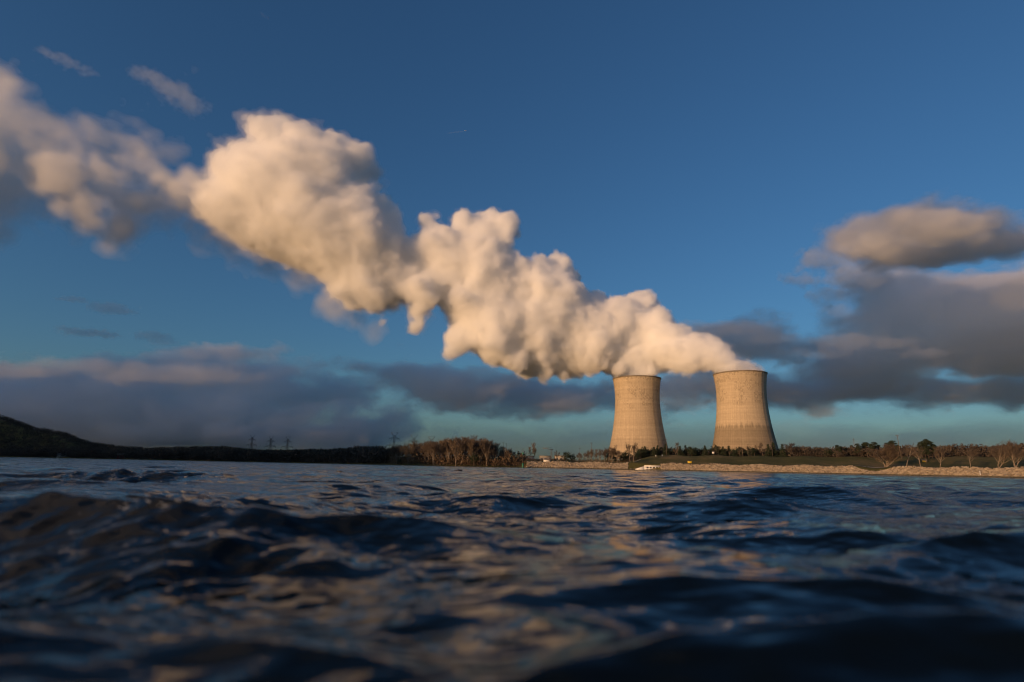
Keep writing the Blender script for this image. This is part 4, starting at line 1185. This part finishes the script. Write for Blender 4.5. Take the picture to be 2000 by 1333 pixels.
hut("hut", 1814, 62, 1.7, 1.5, 1.1, M_YEL, M_ROOF, "tiny yellow hut among the dark trees at the right", "hut", rise=.2)
hut("trailer", 1073, 16, 4.4, 2.2, .8, M_WHITE, M_WHITE, "low white trailer parked on top of the rocks left of the round evergreen", "trailer", rise=.05)

# long low plant buildings behind the trees
def plant_building(px0, px1, ytop, Y, lab, bays):
    a, b = at(px0, ytop, Y), at(px1, ytop, Y)
    w = (b - a).length; h = 2.6
    root = empty("plant_building", ((a.x + b.x) / 2, (a.y + b.y) / 2, a.z - h), 0); tag(root, lab, "building")
    root.rotation_euler = (0, 0, -R(2))
    m = MB(); m.box(-w / 2, w / 2, 0, 16, -6, h); m.build("wall", M_PLANT, root)
    m = MB(); m.box(-w / 2 - .4, w / 2 + .4, -.4, 16.4, h + .004, h + .5); m.build("roof", M_ROOF, root)
    for k in range(bays):
        x = -w / 2 + w * (k + .5) / bays
        m = MB(); m.box(x - 1.2, x + 1.2, -.08, -.004, -2.2, .5); m.build("bay_door", M_ROOF, root)
plant_building(1014, 1043, 891.2, 640, "long low pale plant building far behind the beacon left of the lone thin tree", 4)
plant_building(1054, 1076, 891.0, 640, "pale plant building far off between lone thin tree and white trailer", 3)
plant_building(1084, 1106, 890.6, 640, "pale plant building far off just left of the round evergreen", 3)

def mast(name, px, s, ytop, rad, lab, cat, arms=(), Y=None, lean=0.0):
    p = P(px, s)
    h = at(px, ytop, p.y).z - p.z
    root = empty(name, p, -az_of(px)); tag(root, lab, cat)
    m = MB(); m.tube([(0, 0, -.5), (lean * h * .5, 0, h * .5), (lean * h, 0, h)], [rad, rad * .85, rad * .6], 6); m.build("pole", M_POLE, root)
    for k, (f, L) in enumerate(arms):
        m = MB(); m.box(-L + lean * h * f, L + lean * h * f, -.1 - rad, .1 - rad, h * f - .1, h * f + .1); m.build("crossarm", M_POLE, root)
    return root
mast("utility_pole", 1160.5, 70, 864.5, .2, "dark wooden pole standing between the round evergreen and left tower", "pole", [(.96, 1.2)])
mast("utility_pole", 1137.5, 90, 875, .14, "thin short pole just right of the low dark evergreen", "pole", [(.95, .8)])
mast("utility_pole", 1308.5, 100, 858, .16, "thin pole rising in front of the conifers between the two towers", "pole", [(.96, .9)])
mast("utility_pole", 1516.5, 104, 861, .16, "thin pole rising at the right tower's lower right edge", "pole", [(.96, .9)])
mast("utility_pole", 1679.5, 150, 856, .2, "grey mast rising behind the pine grove", "pole", [(.9, 1.0)])
mast("utility_pole", 1770.5, 60, 850, .22, "dark leaning pole above the cut-back bare tree", "pole", [(.97, .9)], lean=-.06)
mast("utility_pole", 987, 60, 864, .16, "left one of two slim poles behind the right end of the bare stand", "pole", [(.96, .8)])
mast("utility_pole", 993, 62, 866, .16, "right one of two slim poles behind the right end of the bare stand", "pole", [(.96, .8)])

def gantry():
    p = P(1082, 200); k = p.y / 1106
    root = empty("loading_crane", p, 0); tag(root, "thin crane with a long flat boom above the plant buildings", "crane")
    h = at(1082, 878, p.y).z - p.z
    m = MB()
    for s in (-.7, .7): m.tube([(s, 0, -1), (s * .6, 0, h)], .2, 5)
    for z in np.arange(0, h - 1, 1.6): m.tube([(-.65, 0, z), (.62, 0, z + 1.6)], .1, 4)
    m.build("mast", M_POLE, root)
    m = MB(); L = 17 * k; m.tube([(.2 * L, 0, h - .4), (-L, 0, h + .9)], [.3, .2], 5); m.tube([(0, 0, h + 1.5), (-L, 0, h + 1.1)], .1, 4); m.build("boom", M_POLE, root)
gantry()

def beacon():
    p = P(1026, -4); p.z = 0
    root = empty("channel_beacon", p, -az_of(1026)); tag(root, "tall thin channel beacon with dark green base standing in the water by the rocks", "beacon")
    m = MB(); m.tube([(0, 0, -1.5), (0, 0, 12)], [.2, .1], 8); m.build("pole", M_POLE, root)
    m = MB(); m.tube([(0, 0, -1), (0, 0, 2.6)], .6, 10); m.build("dolphin_base", M_GREEN, root)
    m = MB(); m.box(-.5, .5, -.3, -.2, 8.2, 9.4); m.build("marker_board", M_GREEN, root)
beacon()

# ------------------------------------------------------------------ airliner and its short trail
def airliner():
    p = at(909, 256, 15000)
    m_w = pbr("aircraft_white", (0.85, 0.85, 0.86), 0.3, 0.03, 0.1)
    root = empty("airplane", p, R(5)); tag(root, "tiny white airliner high in the blue right of the plume top", "airplane")
    m = MB(); m.tube([(33, 0, 0), (31, 0, 0), (26, 0, 0), (-18, 0, 0), (-30, 0, 1.2), (-34, 0, 1.8)], [.3, 1.8, 2.9, 2.9, 1.4, .5], 14); m.build("fuselage", m_w, root, True)
    for s in (-1, 1):
        m = MB(); v = [(10, s * 2, -.8), (-2, s * 2, -.8), (-12, s * 30, 1.6), (-8.5, s * 30, 1.6)]
        m.add(v + [(x, y, z + .5) for x, y, z in v], [(0, 1, 2, 3), (7, 6, 5, 4), (0, 3, 7, 4), (1, 5, 6, 2), (0, 4, 5, 1), (3, 2, 6, 7)]); m.build("wing", m_w, root)
        m = MB(); m.tube([(9, s * 10, -2.2), (3, s * 10, -2.2)], [1.6, 1.2], 10); m.build("engine", m_w, root)
        m = MB(); v = [(-26, s * .8, 1.2), (-31, s * .8, 1.2), (-34, s * 10, 2), (-31.5, s * 10, 2)]
        m.add(v + [(x, y, z + .3) for x, y, z in v], [(0, 1, 2, 3), (7, 6, 5, 4), (0, 3, 7, 4), (1, 5, 6, 2), (0, 4, 5, 1), (3, 2, 6, 7)]); m.build("tailplane", m_w, root)
    m = MB(); v = [(-24, -.2, 2), (-32, -.2, 2), (-36, -.2, 11), (-31.5, -.2, 11)]
    m.add(v + [(x, y + .4, z) for x, y, z in v], [(3, 2, 1, 0), (4, 5, 6, 7), (0, 4, 7, 3), (1, 2, 6, 5), (0, 1, 5, 4), (3, 7, 6, 2)]); m.build("tail_fin", m_w, root)
    m = MB(); q = at(868, 262, 15050); d = (q - p)
    m.tube([p + d * .04, p + d * .3, p + d * .7, q], [14, 20, 18, 6], 8)
    o = m.build("contrail", vol_mat("contrail_ice", 0.0022)); tag(o, "short thin condensation trail behind the tiny airliner", "contrail", kind='stuff')
airliner()

# ------------------------------------------------------------------ floating bits on the water
def debris():
    m_d = pbr("wet_driftwood", (0.03, 0.024, 0.018), 0.4, 0.3, 20)
    g = random.Random(4)
    rows = [(663, 933, 13, .16, "dark scrap of driftwood left of the middle, small and rounded"), (893, 924, 19, .42, "long dark floating stick below the right end of the bare stand"),
            (947, 958, 3.6, .16, "knotty dark driftwood clump in the middle of the water"), (1000, 943, 6.5, .08, "tiny dark floating twig just above the knotty driftwood"),
            (541, 930, 12, .25, "flat dark floating stick before the dark left wood"), (1790, 1042, .95, .018, "single small dark leaf floating on the smooth water at the right"),
            (1122, 1052, 1.0, .03, "forked dark floating twig in the middle of the pale reflection")]
    for px, py_, Y, L, lab in rows:
        p = at(px, py_, Y); p.z = float(water_h(np.array([p.x]), np.array([p.y]), np.array([Y * .0062]))[0][0]) + L * .06
        m = MB()
        for k in range(3):
            a = g.uniform(-.5, .5); q = Vector((math.cos(a), math.sin(a) * .6, g.uniform(-.05, .2)))
            pts = [q * (t * L) + Vector((0, 0, math.sin(t * 5) * L * .05)) for t in (-.5, -.2, .1, .4)]
            m.tube(pts, [L * .03, L * .1, L * .09, L * .02], 6)
        o = m.build("driftwood", m_d, None, True); o.location = p
        tag(o, lab, "driftwood", "floating scraps on the water")
debris()

# ------------------------------------------------------------------ pale splash scraps on the breaking crests, whitened to stand for sky glints
def splash_glint(cx, cy_, n, sp, label, seed):
    g = np.random.default_rng(seed)
    m_f = pbr("splash_glint_pale", (0.5, 0.54, 0.58), 0.35, 0.1, 60)
    m = MB()
    for _ in range(n):
        x, y = cx + g.normal(0, sp), cy_ + g.normal(0, sp * .35)
        h = float(water_h(np.array([x]), np.array([y]), np.array([math.hypot(x, y) * .0062]))[0][0])
        L = g.uniform(.2, 1.0) * sp * .13; r = L * g.uniform(.05, .12)
        a = g.uniform(-.9, .9); up = g.uniform(-.2, .7)
        d = Vector((math.cos(a), math.sin(a) * .5, up)).normalized()
        b = Vector((x, y, h + r * g.uniform(.2, 2.5)))
        m.tube([b - d * L, b - d * L * .4 + Vector((0, 0, r)), b + d * L * .3, b + d * L], [r * .15, r, r * .8, r * .1], 6)
    tag(m.build("splash_glint", m_f, None, True), label, "splash_glint", kind='stuff')
splash_glint(-0.72, 1.27, 40, .07, "small splash scraps whitened as sky glints on the dark breaking crest at the left", 1)
splash_glint(-2.62, 4.2, 26, .10, "little splash whitened as sky glints farther off at the left", 3)
